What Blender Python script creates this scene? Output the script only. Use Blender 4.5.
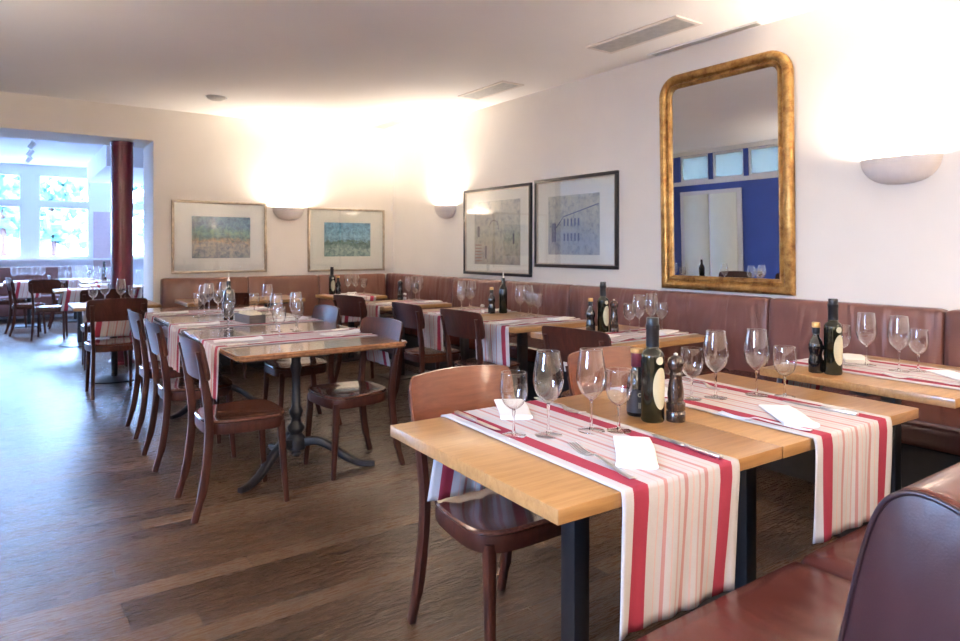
import bpy, bmesh, math, random
from mathutils import Vector, Matrix
random.seed(7)
PI = math.pi
R = math.radians
scene = bpy.context.scene
for o in list(bpy.data.objects):
    bpy.data.objects.remove(o, do_unlink=True)
COL = scene.collection

# ------------------------------------------------------------------ camera
cd = bpy.data.cameras.new('camera'); cam = bpy.data.objects.new('camera', cd); COL.objects.link(cam)
cam.location = (0, 0, 1.30); cam.rotation_euler = (R(90), 0, R(-35.2))
cd.sensor_width = 36.0; cd.lens = 36.0 * 665 / 960
cd.shift_y = -(320.5 - 248.5) / 960
cd.clip_start = 0.02; cd.clip_end = 200
cd.dof.use_dof = True; cd.dof.focus_distance = 1.95; cd.dof.aperture_fstop = 9.0
scene.camera = cam
scene.view_settings.view_transform = 'Standard'; scene.view_settings.look = 'None'
scene.view_settings.gamma = 1; scene.view_settings.use_curve_mapping = False
scene.view_settings.exposure = 1.24

# ------------------------------------------------------------------ daylight
world = bpy.data.worlds.new('world'); scene.world = world; world.use_nodes = True
wn = world.node_tree; wn.nodes.clear()
wo = wn.nodes.new('ShaderNodeOutputWorld'); wb = wn.nodes.new('ShaderNodeBackground')
tc = wn.nodes.new('ShaderNodeTexCoord'); sp = wn.nodes.new('ShaderNodeSeparateXYZ'); rp = wn.nodes.new('ShaderNodeValToRGB')
wn.links.new(tc.outputs['Generated'], sp.inputs[0]); wn.links.new(sp.outputs['Z'], rp.inputs[0])
rp.color_ramp.elements[0].color = (.34, .50, .80, 1); rp.color_ramp.elements[0].position = 0.0
rp.color_ramp.elements[1].color = (.30, .52, 1.0, 1); rp.color_ramp.elements[1].position = 0.4
wn.links.new(rp.outputs[0], wb.inputs['Color']); wn.links.new(wb.outputs[0], wo.inputs[0])
wb.inputs['Strength'].default_value = 48.0

SCONCE_W = 16.0
DOWN_FILL_W = 15.0
WARM = (1.0, .885, .75)

# ------------------------------------------------------------------ materials
def newmat(name):
    m = bpy.data.materials.new(name); m.use_nodes = True
    nt = m.node_tree; nt.nodes.clear()
    out = nt.nodes.new('ShaderNodeOutputMaterial')
    return m, nt, out
def setin(n, k, v):
    if k in n.inputs: n.inputs[k].default_value = v
def pbsdf(nt, out, col=(.5,.5,.5), rough=.5, metal=0, coat=0, spec=.5):
    p = nt.nodes.new('ShaderNodeBsdfPrincipled')
    p.inputs['Base Color'].default_value = (*col, 1)
    p.inputs['Roughness'].default_value = rough; p.inputs['Metallic'].default_value = metal
    setin(p, 'Coat Weight', coat); setin(p, 'Coat Roughness', .08); setin(p, 'Specular IOR Level', spec)
    nt.links.new(p.outputs[0], out.inputs[0]); return p
def noise(nt, scale, detail=4, stretch=(1,1,1), rot=(0,0,0), coord='Object', dist=0, rough=.5):
    t = nt.nodes.new('ShaderNodeTexCoord'); mp = nt.nodes.new('ShaderNodeMapping')
    mp.inputs['Scale'].default_value = stretch; mp.inputs['Rotation'].default_value = rot
    n = nt.nodes.new('ShaderNodeTexNoise'); n.inputs['Scale'].default_value = scale
    n.inputs['Detail'].default_value = detail; n.inputs['Distortion'].default_value = dist; n.inputs['Roughness'].default_value = rough
    nt.links.new(t.outputs[coord], mp.inputs[0]); nt.links.new(mp.outputs[0], n.inputs['Vector'])
    return n
def ramp(nt, src, stops, interp='LINEAR'):
    r = nt.nodes.new('ShaderNodeValToRGB'); r.color_ramp.interpolation = interp
    e = r.color_ramp.elements
    while len(e) < len(stops): e.new(.5)
    for i, (p, c) in enumerate(stops):
        e[i].position = p; e[i].color = (*c, 1)
    nt.links.new(src, r.inputs[0]); return r
def bump(nt, p, src, strength=.3, dist=.01):
    b = nt.nodes.new('ShaderNodeBump'); b.inputs['Strength'].default_value = strength; b.inputs['Distance'].default_value = dist
    nt.links.new(src, b.inputs['Height']); nt.links.new(b.outputs[0], p.inputs['Normal']); return b
def simple(name, col, rough=.5, metal=0, coat=0, var=.08, scale=20, spec=.5, bmp=0):
    m, nt, out = newmat(name); p = pbsdf(nt, out, col, rough, metal, coat, spec)
    n = noise(nt, scale)
    lo = tuple(max(0, c*(1-var)) for c in col); hi = tuple(min(1, c*(1+var)) for c in col)
    r = ramp(nt, n.outputs[0], [(.3, lo), (.7, hi)]); nt.links.new(r.outputs[0], p.inputs['Base Color'])
    if bmp: bump(nt, p, n.outputs[0], bmp, .004)
    return m
def wood(name, dark, mid, light, scale=6, stretch=(1,12,12), rough=.3, coat=.3, rot=(0,0,0)):
    m, nt, out = newmat(name); p = pbsdf(nt, out, mid, rough, 0, coat)
    n = noise(nt, scale, 8, stretch, rot, dist=.6, rough=.65)
    r = ramp(nt, n.outputs[0], [(.28, dark), (.5, mid), (.75, light)])
    nt.links.new(r.outputs[0], p.inputs['Base Color'])
    bump(nt, p, n.outputs[0], .05, .002)
    return m
def leather(name, c1, c2, rough=.35, wr=.5, stretch=(1,1,1), scale=7):
    m, nt, out = newmat(name); p = pbsdf(nt, out, c1, rough, 0, .15)
    n = noise(nt, 3, 3); r = ramp(nt, n.outputs[0], [(.3, c1), (.7, c2)]); nt.links.new(r.outputs[0], p.inputs['Base Color'])
    f = noise(nt, 320, 2); w = noise(nt, scale, 2, stretch, dist=1.2)
    mx = nt.nodes.new('ShaderNodeMath'); mx.operation = 'MULTIPLY_ADD'
    nt.links.new(f.outputs[0], mx.inputs[0]); mx.inputs[1].default_value = .02; nt.links.new(w.outputs[0], mx.inputs[2])
    bump(nt, p, mx.outputs[0], wr, .05)
    return m
M = {}
M['wall'] = simple('warm_white_paint', (.87,.81,.73), .75, var=.015, scale=3)
M['ceiling'] = simple('ceiling_paint', (.93,.89,.85), .85, var=.01, scale=2)
M['farwall'] = simple('pale_paint', (.80,.80,.84), .8, var=.02, scale=2)
M['blue'] = simple('blue_wall_paint', (.035,.075,.36), .6, var=.08, scale=2)
M['white'] = simple('white_gloss_paint', (.80,.80,.80), .35, var=.02)
M['doorglass'] = simple('frosted_door_panel', (.86,.89,.78), .25, var=.04, scale=3)
M['red_column'] = simple('dark_red_lacquer', (.11,.004,.018), .4, coat=.3, var=.1, scale=5)
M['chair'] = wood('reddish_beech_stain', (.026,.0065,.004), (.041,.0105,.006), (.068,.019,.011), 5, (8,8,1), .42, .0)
M['chair'].node_tree.nodes['Principled BSDF'].inputs['Specular IOR Level'].default_value = .3
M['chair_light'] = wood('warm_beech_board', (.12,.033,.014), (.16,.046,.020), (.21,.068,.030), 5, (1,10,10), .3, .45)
M['chair_seat'] = wood('polished_seat', (.055,.02,.013), (.09,.033,.021), (.14,.055,.036), 6, (10,1,10), .2, .7)
M['oak'] = wood('oiled_oak', (.27,.135,.045), (.355,.185,.066), (.43,.24,.095), 4, (1.2,14,10), .32, .25)
M['oak_side'] = wood('oak_edge', (.34,.17,.06), (.44,.24,.10), (.5,.3,.13), 8, (1,6,16), .4, .1)
M['walnut'] = wood('varnished_tabletop', (.20,.085,.035), (.30,.14,.065), (.42,.21,.10), 5, (10,1.2,8), .2, .8)
M['pine'] = wood('light_chair_wood', (.40,.20,.08), (.5,.27,.12), (.58,.33,.16), 6, (8,8,1), .4, .2)
M['iron'] = simple('black_cast_iron', (.012,.014,.02), .45, 0, coat=.2, var=.3, scale=60, bmp=.1)
M['black'] = simple('black_steel', (.010,.010,.012), .4, var=.2)
M['leather'] = leather('brown_leather', (.165,.068,.045), (.21,.09,.06), .36, .5, (4,1,1.2), 1.3)
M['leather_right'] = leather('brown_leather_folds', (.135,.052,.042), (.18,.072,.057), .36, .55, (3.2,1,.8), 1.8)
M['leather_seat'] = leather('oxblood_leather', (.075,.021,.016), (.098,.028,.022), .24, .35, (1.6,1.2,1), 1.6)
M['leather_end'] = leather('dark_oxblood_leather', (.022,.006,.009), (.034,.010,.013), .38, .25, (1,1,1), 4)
M['piping'] = simple('dark_leather_piping', (.02,.008,.012), .35, var=.2)
M['plinth'] = simple('dark_plinth', (.012,.009,.010), .6, var=.2)
M['linen'] = simple('white_napkin_linen', (.80,.78,.76), .8, var=.03, scale=200, bmp=.15)
M['steel'] = simple('polished_steel', (.78,.76,.74), .28, 1, var=.05)
M['ceramic'] = simple('matt_plaster', (.80,.72,.66), .6, var=.03)
M['olive_glass'] = simple('dark_green_bottle', (.006,.007,.003), .08, coat=.1, var=.3, scale=8)
M['black_glass'] = simple('near_black_bottle', (.007,.006,.007), .07, coat=.6, var=.2)
M['cap_black'] = simple('black_cap', (.010,.011,.014), .35, var=.2)
M['cap_gold'] = simple('gold_cap', (.62,.38,.14), .35, .6, var=.1)
M['cap_maroon'] = simple('maroon_seal', (.09,.008,.02), .4, var=.1)
M['label_cream'] = simple('cream_label', (.50,.47,.34), .6, var=.05)
M['label_dark'] = simple('dark_label', (.02,.018,.02), .5, var=.1)
M['mill'] = wood('dark_mill_wood', (.020,.011,.008), (.035,.018,.012), (.06,.03,.02), 12, (6,6,1), .25, .6)
M['silver_frame'] = simple('champagne_silver_leaf', (.50,.42,.32), .35, .85, var=.25, scale=25, bmp=.2)
M['black_frame'] = simple('black_picture_frame', (.018,.013,.012), .3, coat=.3, var=.2)
M['frame_lip'] = simple('silver_inner_lip', (.6,.52,.42), .3, .8, var=.1)
M['mat_board'] = simple('ivory_mat_board', (.88,.86,.82), .8, var=.01)
M['mat_cream'] = simple('cream_mat_board', (.88,.84,.74), .8, var=.01)
M['vent'] = simple('vent_metal', (.55,.53,.51), .5, .2, var=.1)
M['grey_wood'] = wood('weathered_grey_wood', (.06,.05,.045), (.10,.083,.075), (.15,.125,.11), 10, (1,8,8), .6, 0)
M['packet'] = simple('paper_sachets', (.72,.66,.52), .6, var=.15, scale=60)
M['sofa_far'] = simple('rust_upholstery', (.12,.05,.045), .6, var=.1)
M['foliage'] = simple('pale_foliage', (.05,.105,.08), .8, var=.5, scale=1.5)
M['facade'] = simple('pale_facade', (.62,.60,.56), .8, var=.1)
M['panel'] = simple('rosy_panel_paint', (.58,.44,.44), .7, var=.03)
M['asphalt'] = simple('grey_asphalt', (.28,.28,.30), .9, var=.1)

def floor_mat():
    m, nt, out = newmat('oak_plank_floor'); p = pbsdf(nt, out, (.1,.06,.04), .38, 0, 0, .5)
    t = nt.nodes.new('ShaderNodeTexCoord')
    b = nt.nodes.new('ShaderNodeTexBrick'); b.offset = .5; b.offset_frequency = 2
    b.inputs['Scale'].default_value = 1; b.inputs['Brick Width'].default_value = 1.25; b.inputs['Row Height'].default_value = .11
    b.inputs['Mortar Size'].default_value = .0022; b.inputs['Mortar Smooth'].default_value = .3; b.inputs['Bias'].default_value = 0
    b.inputs['Color1'].default_value = (0,0,0,1); b.inputs['Color2'].default_value = (1,1,1,1); b.inputs['Mortar'].default_value = (0,0,0,1)
    sx = nt.nodes.new('ShaderNodeSeparateXYZ'); nt.links.new(t.outputs['Object'], sx.inputs[0])
    def mth(op, a, v=None):
        m_ = nt.nodes.new('ShaderNodeMath'); m_.operation = op; nt.links.new(a, m_.inputs[0])
        if v is not None: m_.inputs[1].default_value = v
        return m_
    row = mth('FLOOR', mth('DIVIDE', sx.outputs['Y'], .11).outputs[0]); wnz = nt.nodes.new('ShaderNodeTexWhiteNoise'); wnz.noise_dimensions = '1D'
    nt.links.new(row.outputs[0], wnz.inputs['W']); sh = mth('MULTIPLY', wnz.outputs['Value'], 3.7)
    ax = nt.nodes.new('ShaderNodeMath'); ax.operation = 'ADD'; nt.links.new(sx.outputs['X'], ax.inputs[0]); nt.links.new(sh.outputs[0], ax.inputs[1])
    cb = nt.nodes.new('ShaderNodeCombineXYZ'); nt.links.new(ax.outputs[0], cb.inputs[0]); nt.links.new(sx.outputs['Y'], cb.inputs[1])
    nt.links.new(cb.outputs[0], b.inputs['Vector'])
    r = ramp(nt, b.outputs['Color'], [(0,(.042,.021,.010)),(.3,(.070,.037,.019)),(.6,(.088,.048,.025)),(.85,(.110,.062,.033)),(1,(.140,.082,.045))])
    n = noise(nt, 6, 10, (1.5,22,1), dist=1.4, rough=.75)
    r2 = ramp(nt, n.outputs[0], [(.38,(.36,.34,.33)),(.5,(.95,.95,.95)),(.62,(1.4,1.36,1.3))])
    mx = nt.nodes.new('ShaderNodeMixRGB'); mx.blend_type = 'MULTIPLY'; mx.inputs[0].default_value = 1
    nt.links.new(r.outputs[0], mx.inputs[1]); nt.links.new(r2.outputs[0], mx.inputs[2])
    mx2 = nt.nodes.new('ShaderNodeMixRGB'); mx2.blend_type = 'MIX'; mx2.inputs[2].default_value = (.03,.018,.012,1)
    nt.links.new(b.outputs['Fac'], mx2.inputs[0]); nt.links.new(mx.outputs[0], mx2.inputs[1])
    nt.links.new(mx2.outputs[0], p.inputs['Base Color'])
    rr = ramp(nt, n.outputs[0], [(.35,(.36,.36,.36)),(.65,(.20,.20,.20))]); nt.links.new(rr.outputs[0], p.inputs['Roughness'])
    ad = nt.nodes.new('ShaderNodeMath'); ad.operation = 'SUBTRACT'
    nt.links.new(n.outputs[0], ad.inputs[0]); nt.links.new(b.outputs['Fac'], ad.inputs[1])
    bump(nt, p, ad.outputs[0], .3, .004)
    return m
M['floor'] = floor_mat()

def stripe_mat(name='striped_linen'):
    m, nt, out = newmat(name); p = pbsdf(nt, out, (.7,.7,.7), .85, 0, 0, .2)
    uv = nt.nodes.new('ShaderNodeUVMap'); sx = nt.nodes.new('ShaderNodeSeparateXYZ'); nt.links.new(uv.outputs[0], sx.inputs[0])
    W = (.51,.495,.505); D = (.31,.035,.065); P = (.58,.43,.41); G = (.50,.34,.33); Q = (.46,.24,.24)
    st = [(0,W),(.085,D),(.20,W),(.27,P),(.285,W),(.325,Q),(.355,W),(.395,P),(.41,W),(.445,G),(.46,W),(.495,Q),(.525,W),(.565,P),(.58,W),(.62,G),(.635,W),(.67,Q),(.70,W),(.745,P),(.76,W),(.81,D),(.925,W)]
    r = ramp(nt, sx.outputs[0], st, 'CONSTANT')
    n = noise(nt, 900, 2); r2 = ramp(nt, n.outputs[0], [(.3,(.88,.88,.88)),(.7,(1.04,1.04,1.04))])
    mx = nt.nodes.new('ShaderNodeMixRGB'); mx.blend_type = 'MULTIPLY'; mx.inputs[0].default_value = 1
    nt.links.new(r.outputs[0], mx.inputs[1]); nt.links.new(r2.outputs[0], mx.inputs[2]); nt.links.new(mx.outputs[0], p.inputs['Base Color'])
    n2 = noise(nt, 9, 3); bump(nt, p, n2.outputs[0], .25, .02)
    return m
M['stripe'] = stripe_mat()

def thin_glass(name, tint=(.97,.98,.98), refl=.045, edge=.9):
    m, nt, out = newmat(name)
    tr = nt.nodes.new('ShaderNodeBsdfTransparent'); tr.inputs[0].default_value = (*tint, 1)
    gl = nt.nodes.new('ShaderNodeBsdfGlossy'); gl.inputs['Roughness'].default_value = .02; gl.inputs[0].default_value = (1,1,1,1)
    lw = nt.nodes.new('ShaderNodeLayerWeight'); lw.inputs[0].default_value = .5
    ce = nt.nodes.new('ShaderNodeMath'); ce.operation = 'POWER'; nt.links.new(lw.outputs['Facing'], ce.inputs[0]); ce.inputs[1].default_value = 5.0
    er = ramp(nt, ce.outputs[0], [(0, tint), (1, tuple(c*edge for c in tint))]); nt.links.new(er.outputs[0], tr.inputs[0])
    pw = nt.nodes.new('ShaderNodeMath'); pw.operation = 'POWER'; nt.links.new(lw.outputs['Facing'], pw.inputs[0]); pw.inputs[1].default_value = 3.0
    fr = nt.nodes.new('ShaderNodeMath'); fr.operation = 'MULTIPLY_ADD'; nt.links.new(pw.outputs[0], fr.inputs[0]); fr.inputs[1].default_value = .9; fr.inputs[2].default_value = refl
    mx = nt.nodes.new('ShaderNodeMixShader'); nt.links.new(fr.outputs[0], mx.inputs[0])
    nt.links.new(tr.outputs[0], mx.inputs[1]); nt.links.new(gl.outputs[0], mx.inputs[2]); nt.links.new(mx.outputs[0], out.inputs[0])
    return m
M['pane'] = thin_glass('window_glass')
def frosted_mat():
    m, nt, out = newmat('frosted_glass'); a = nt.nodes.new('ShaderNodeBsdfTranslucent'); a.inputs[0].default_value = (.12,.12,.10,1)
    b = nt.nodes.new('ShaderNodeBsdfDiffuse'); b.inputs[0].default_value = (.25,.27,.28,1); x = nt.nodes.new('ShaderNodeAddShader')
    nt.links.new(a.outputs[0], x.inputs[0]); nt.links.new(b.outputs[0], x.inputs[1]); nt.links.new(x.outputs[0], out.inputs[0]); return m
M['frosted'] = frosted_mat()
M['bowl'] = thin_glass('wine_glass_bowl', (.985,.988,.99), .055, .35)
def solid_glass(name):
    m, nt, out = newmat(name)
    g = nt.nodes.new('ShaderNodeBsdfGlass'); g.inputs['IOR'].default_value = 1.45; g.inputs['Roughness'].default_value = 0
    g.inputs[0].default_value = (1,1,1,1)
    nt.links.new(g.outputs[0], out.inputs[0]); return m
M['stem'] = solid_glass('wine_glass_stem')
def mirror_mat():
    m, nt, out = newmat('mirror_silvering'); pbsdf(nt, out, (.92,.94,.95), .0, 1); return m
M['mirror'] = mirror_mat()
def gold_mat():
    m, nt, out = newmat('antique_gilding'); p = pbsdf(nt, out, (.5,.27,.07), .34, .85)
    n = noise(nt, 14, 6, rough=.7); r = ramp(nt, n.outputs[0], [(.32,(.22,.09,.03)),(.5,(.45,.25,.08)),(.7,(.64,.41,.15))])
    nt.links.new(r.outputs[0], p.inputs['Base Color'])
    n2 = noise(nt, 70, 3); bump(nt, p, n2.outputs[0], .5, .006); return m
M['gold'] = gold_mat()
def lamp_mat(name, col, s):
    m, nt, out = newmat(name); e = nt.nodes.new('ShaderNodeEmission'); e.inputs[0].default_value = (*col,1); e.inputs[1].default_value = s
    nt.links.new(e.outputs[0], out.inputs[0]); return m
M['bulb'] = lamp_mat('lit_bulb', WARM, 14)
M['spot_face'] = lamp_mat('lit_spot', (1,.9,.8), 6)

def paint_picture(name, kind):
    m, nt, out = newmat(name); p = pbsdf(nt, out, (.5,.5,.5), .7)
    t = nt.nodes.new('ShaderNodeTexCoord'); s = nt.nodes.new('ShaderNodeSeparateXYZ'); nt.links.new(t.outputs['Generated'], s.inputs[0])
    n = noise(nt, 5, 8, (1,1,1), coord='Generated', dist=.4, rough=.7)
    n2 = noise(nt, 9, 8, (1.4,1,1), coord='Generated', dist=.25, rough=.75)
    zz = nt.nodes.new('ShaderNodeMath'); zz.operation = 'SUBTRACT'; nt.links.new(s.outputs['Z'], zz.inputs[0]); zz.inputs[1].default_value = .25
    ma = nt.nodes.new('ShaderNodeMath'); ma.operation = 'MULTIPLY_ADD'
    nt.links.new(n.outputs[0], ma.inputs[0]); ma.inputs[1].default_value = .8; nt.links.new(zz.outputs[0], ma.inputs[2])
    if kind == 'hill':
        a = [(.12,(.14,.19,.22)),(.30,(.30,.31,.33)),(.48,(.38,.36,.33)),(.58,(.40,.30,.20)),(.64,(.18,.27,.22)),(.8,(.16,.33,.33)),(.95,(.12,.26,.42))]
        b = [(.4,(.35,.45,.55)),(.5,(1,1,1)),(.6,(1.7,1.5,1.2))]
    elif kind == 'park':
        a = [(.12,(.22,.36,.32)),(.34,(.38,.48,.42)),(.5,(.10,.20,.17)),(.60,(.12,.22,.18)),(.64,(.24,.44,.55)),(.85,(.20,.42,.56)),(1.1,(.16,.36,.52))]
        b = [(.4,(.45,.55,.6)),(.5,(1,1,1)),(.62,(1.6,1.5,1.4))]
    elif kind == 'street':
        a = [(.15,(.40,.34,.28)),(.35,(.50,.44,.34)),(.6,(.52,.50,.38)),(.9,(.62,.60,.52))]
        b = [(.38,(.55,.58,.64)),(.5,(1,1,1)),(.66,(1.2,1.15,1.1))]
    else:
        a = [(.15,(.44,.44,.44)),(.4,(.40,.44,.50)),(.65,(.48,.49,.44)),(.95,(.62,.60,.50))]
        b = [(.38,(.55,.58,.68)),(.5,(1,1,1)),(.66,(1.2,1.18,1.1))]
    r = ramp(nt, ma.outputs[0], a); r2 = ramp(nt, n2.outputs[0], b)
    mx = nt.nodes.new('ShaderNodeMixRGB'); mx.blend_type = 'MULTIPLY'; mx.inputs[0].default_value = .9
    nt.links.new(r.outputs[0], mx.inputs[1]); nt.links.new(r2.outputs[0], mx.inputs[2]); nt.links.new(mx.outputs[0], p.inputs['Base Color'])
    return m

# ------------------------------------------------------------------ mesh helpers
def link(name, bm, mat, parent=None, smooth=False, auto=None):
    bmesh.ops.recalc_face_normals(bm, faces=bm.faces[:])
    me = bpy.data.meshes.new(name); bm.to_mesh(me); bm.free()
    if smooth:
        for p in me.polygons: p.use_smooth = True
        if auto is not None:
            try: me.set_sharp_from_angle(angle=R(auto))
            except Exception: pass
    if mat is not None:
        for m in (mat if isinstance(mat, (list, tuple)) else [mat]): me.materials.append(m)
    o = bpy.data.objects.new(name, me); COL.objects.link(o)
    if parent is not None: o.parent = parent
    return o
def box(bm, x0, x1, y0, y1, z0, z1, bev=0, seg=2):
    r = bmesh.ops.create_cube(bm, size=1)
    vs = r['verts']
    for v in vs:
        v.co = Vector((x0 + (v.co.x+.5)*(x1-x0), y0 + (v.co.y+.5)*(y1-y0), z0 + (v.co.z+.5)*(z1-z0)))
    if bev > 0:
        es = list({e for v in vs for e in v.link_edges})
        bmesh.ops.bevel(bm, geom=es, offset=bev, segments=seg, profile=.5, affect='EDGES')
    return vs
def boxo(name, x0, x1, y0, y1, z0, z1, mat, parent=None, bev=0, seg=2):
    bm = bmesh.new(); box(bm, x0, x1, y0, y1, z0, z1, bev, seg); return link(name, bm, mat, parent, bev > 0, 40)
def lathe(bm, prof, n=24, cx=0, cy=0, cap=True):
    rings = []
    for r, z in prof:
        if r < 1e-6: rings.append([bm.verts.new((cx, cy, z))])
        else: rings.append([bm.verts.new((cx + r*math.cos(2*PI*i/n), cy + r*math.sin(2*PI*i/n), z)) for i in range(n)])
    for a, b in zip(rings, rings[1:]):
        if len(a) == 1 and len(b) == 1: continue
        for i in range(n):
            j = (i+1) % n
            if len(a) == 1: bm.faces.new((a[0], b[j], b[i]))
            elif len(b) == 1: bm.faces.new((a[i], a[j], b[0]))
            else: bm.faces.new((a[i], a[j], b[j], b[i]))
    if cap:
        for r in (rings[0], rings[-1]):
            if len(r) > 1:
                try: bm.faces.new(r)
                except ValueError: pass
def catmull(pts, n=6):
    P = [Vector(p) for p in pts]; out = []
    P = [P[0]*2-P[1]] + P + [P[-1]*2-P[-2]]
    for i in range(1, len(P)-2):
        for k in range(n):
            t = k/n
            a, b, c, d = P[i-1], P[i], P[i+1], P[i+2]
            out.append(.5*((2*b)+(-a+c)*t+(2*a-5*b+4*c-d)*t*t+(-a+3*b-3*c+d)*t**3))
    out.append(P[-2]); return out
def sweep(bm, pts, sizes, up=(1,0,0), shape='rect', n=10):
    """sweep a section (w along 'side', h along normal) on pts; sizes = (w,h) list or single"""
    pts = [Vector(p) for p in pts]; N = len(pts)
    if not isinstance(sizes, list): sizes = [sizes]*N
    rings = []; upv = Vector(up)
    for i, p in enumerate(pts):
        t = (pts[min(i+1, N-1)] - pts[max(i-1, 0)]).normalized()
        s = (upv - t*upv.dot(t)).normalized(); q = t.cross(s)
        w, h = sizes[i]
        if shape == 'rect':
            c = .28
            sec = [(-.5+c*.5,-.5),(.5-c*.5,-.5),(.5,-.5+c*.5),(.5,.5-c*.5),(.5-c*.5,.5),(-.5+c*.5,.5),(-.5,.5-c*.5),(-.5,-.5+c*.5)]
        else:
            sec = [(.5*math.cos(2*PI*k/n), .5*math.sin(2*PI*k/n)) for k in range(n)]
        rings.append([bm.verts.new(p + s*a*w + q*b*h) for a, b in sec])
    m = len(rings[0])
    for a, b in zip(rings, rings[1:]):
        for i in range(m):
            j = (i+1) % m; bm.faces.new((a[i], a[j], b[j], b[i]))
    bm.faces.new(rings[0]); bm.faces.new(rings[-1])
def lerp_sizes(pts_n, a, b):
    return [(a[0]+(b[0]-a[0])*i/(pts_n-1), a[1]+(b[1]-a[1])*i/(pts_n-1)) for i in range(pts_n)]
def tag(o, label=None, cat=None, group=None, kind=None):
    if label: o['label'] = label
    if cat: o['category'] = cat
    if group: o['group'] = group
    if kind: o['kind'] = kind
    return o
def thing(name, label, cat, loc=(0,0,0), rz=0, group=None):
    o = bpy.data.objects.new(name, None); COL.objects.link(o); o.empty_display_size = .1
    o.location = loc; o.rotation_euler = (0,0,rz); return tag(o, label, cat, group)
KIDS = {}
def kids(o): return [c for c in bpy.data.objects if c.parent == o]
def dup(src, label, loc, rz=0, group=None, scale=None):
    if src.name not in KIDS: KIDS[src.name] = [(c, kids(c)) for c in kids(src)]
    r = src.copy(); COL.objects.link(r); r.location = loc; r.rotation_euler = (0,0,rz); r['label'] = label
    if group: r['group'] = group
    if scale: r.scale = scale
    for ch, gs in KIDS[src.name]:
        c = ch.copy(); COL.objects.link(c); c.parent = r
        for g in gs:
            d = g.copy(); COL.objects.link(d); d.parent = c
    return r
def struct(o): o['kind'] = 'structure'; return o
class Proto:
    """first placement uses the source itself, later ones are copies"""
    def __init__(s, o): s.o = o; s.used = False
    def put(s, label, loc, rz=0, group=None):
        if not s.used:
            s.used = True; s.o.location = loc; s.o.rotation_euler = (0,0,rz); s.o['label'] = label
            if group: s.o['group'] = group
            return s.o
        return dup(s.o, label, loc, rz, group)

# ------------------------------------------------------------------ room shell
CH = 2.864; XR = 4.3; XL = -1.7; YB = 8.17; YB2 = 8.85; YR = -3.6; YF = 15.0; XFR = 2.55; XFL = -6.0
struct(boxo('floor', XFL-.2, XR+.2, YR-.2, YF+.2, -.1, 0, M['floor']))
struct(boxo('ceiling', XL-.2, XR+.2, YR-.2, YB2, CH, CH+.12, M['ceiling']))
struct(boxo('ceiling_far', XFL-.2, XFR+.2, YB2, YF+.2, CH, CH+.12, M['farwall']))
struct(boxo('wall_right', XR, XR+.2, YR-.2, YB2, 0, CH, M['wall']))
def wall_with_holes(name, axis, pos0, pos1, a0, a1, z0, z1, holes, mat, parent=None):
    """axis 'x': wall spans along x at y pos0..pos1; 'y': spans along y at x pos0..pos1. holes = (a,b,zlo,zhi)"""
    bm = bmesh.new()
    As = sorted({a0, a1, *[h[0] for h in holes], *[h[1] for h in holes]}); Zs = sorted({z0, z1, *[h[2] for h in holes], *[h[3] for h in holes]})
    for i in range(len(As)-1):
        run = None
        for k in range(len(Zs)-1):
            ca = (As[i]+As[i+1])/2; cz = (Zs[k]+Zs[k+1])/2
            if any(h[0] < ca < h[1] and h[2] < cz < h[3] for h in holes):
                if run: cells(bm, axis, pos0, pos1, As[i], As[i+1], run[0], run[1]); run = None
            else:
                run = (run[0] if run else Zs[k], Zs[k+1])
        if run: cells(bm, axis, pos0, pos1, As[i], As[i+1], run[0], run[1])
    return struct(link(name, bm, mat, parent))
def cells(bm, axis, p0, p1, a, b, z0, z1):
    if axis == 'x': box(bm, a, b, p0, p1, z0, z1)
    else: box(bm, p0, p1, a, b, z0, z1)
# back wall with the wide opening to the far room
wall_with_holes('wall_back', 'x', YB, YB2, XL-.2, XR, 0, CH, [(XL+.25, 1.30, 0, 2.505)], M['wall'])
# far room
farwin = [(-3.9,-3.0),(-2.6,-1.7),(-1.45,-.95+.0),(-.70,.17),(.416,1.26),(1.9,2.45)]
fh = []
for a, b in farwin: fh += [(a, b, 1.126, 2.11), (a, b, 2.18, 2.70)]
wall_with_holes('wall_far', 'x', YF, YF+.2, XFL-.2, XFR+.2, 0, CH, fh, M['farwall'])
struct(boxo('wall_far_right', XFR, XFR+.2, YB2, YF, 0, CH, M['farwall']))
lw = []
wall_with_holes('wall_far_left', 'y', XFL-.2, XFL, YB2-.2, YF, 0, CH, lw, M['farwall'])
struct(boxo('wall_far_near', XFL-.2, XL-.2, YB2-.2, YB2, 0, CH, M['farwall']))
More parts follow.
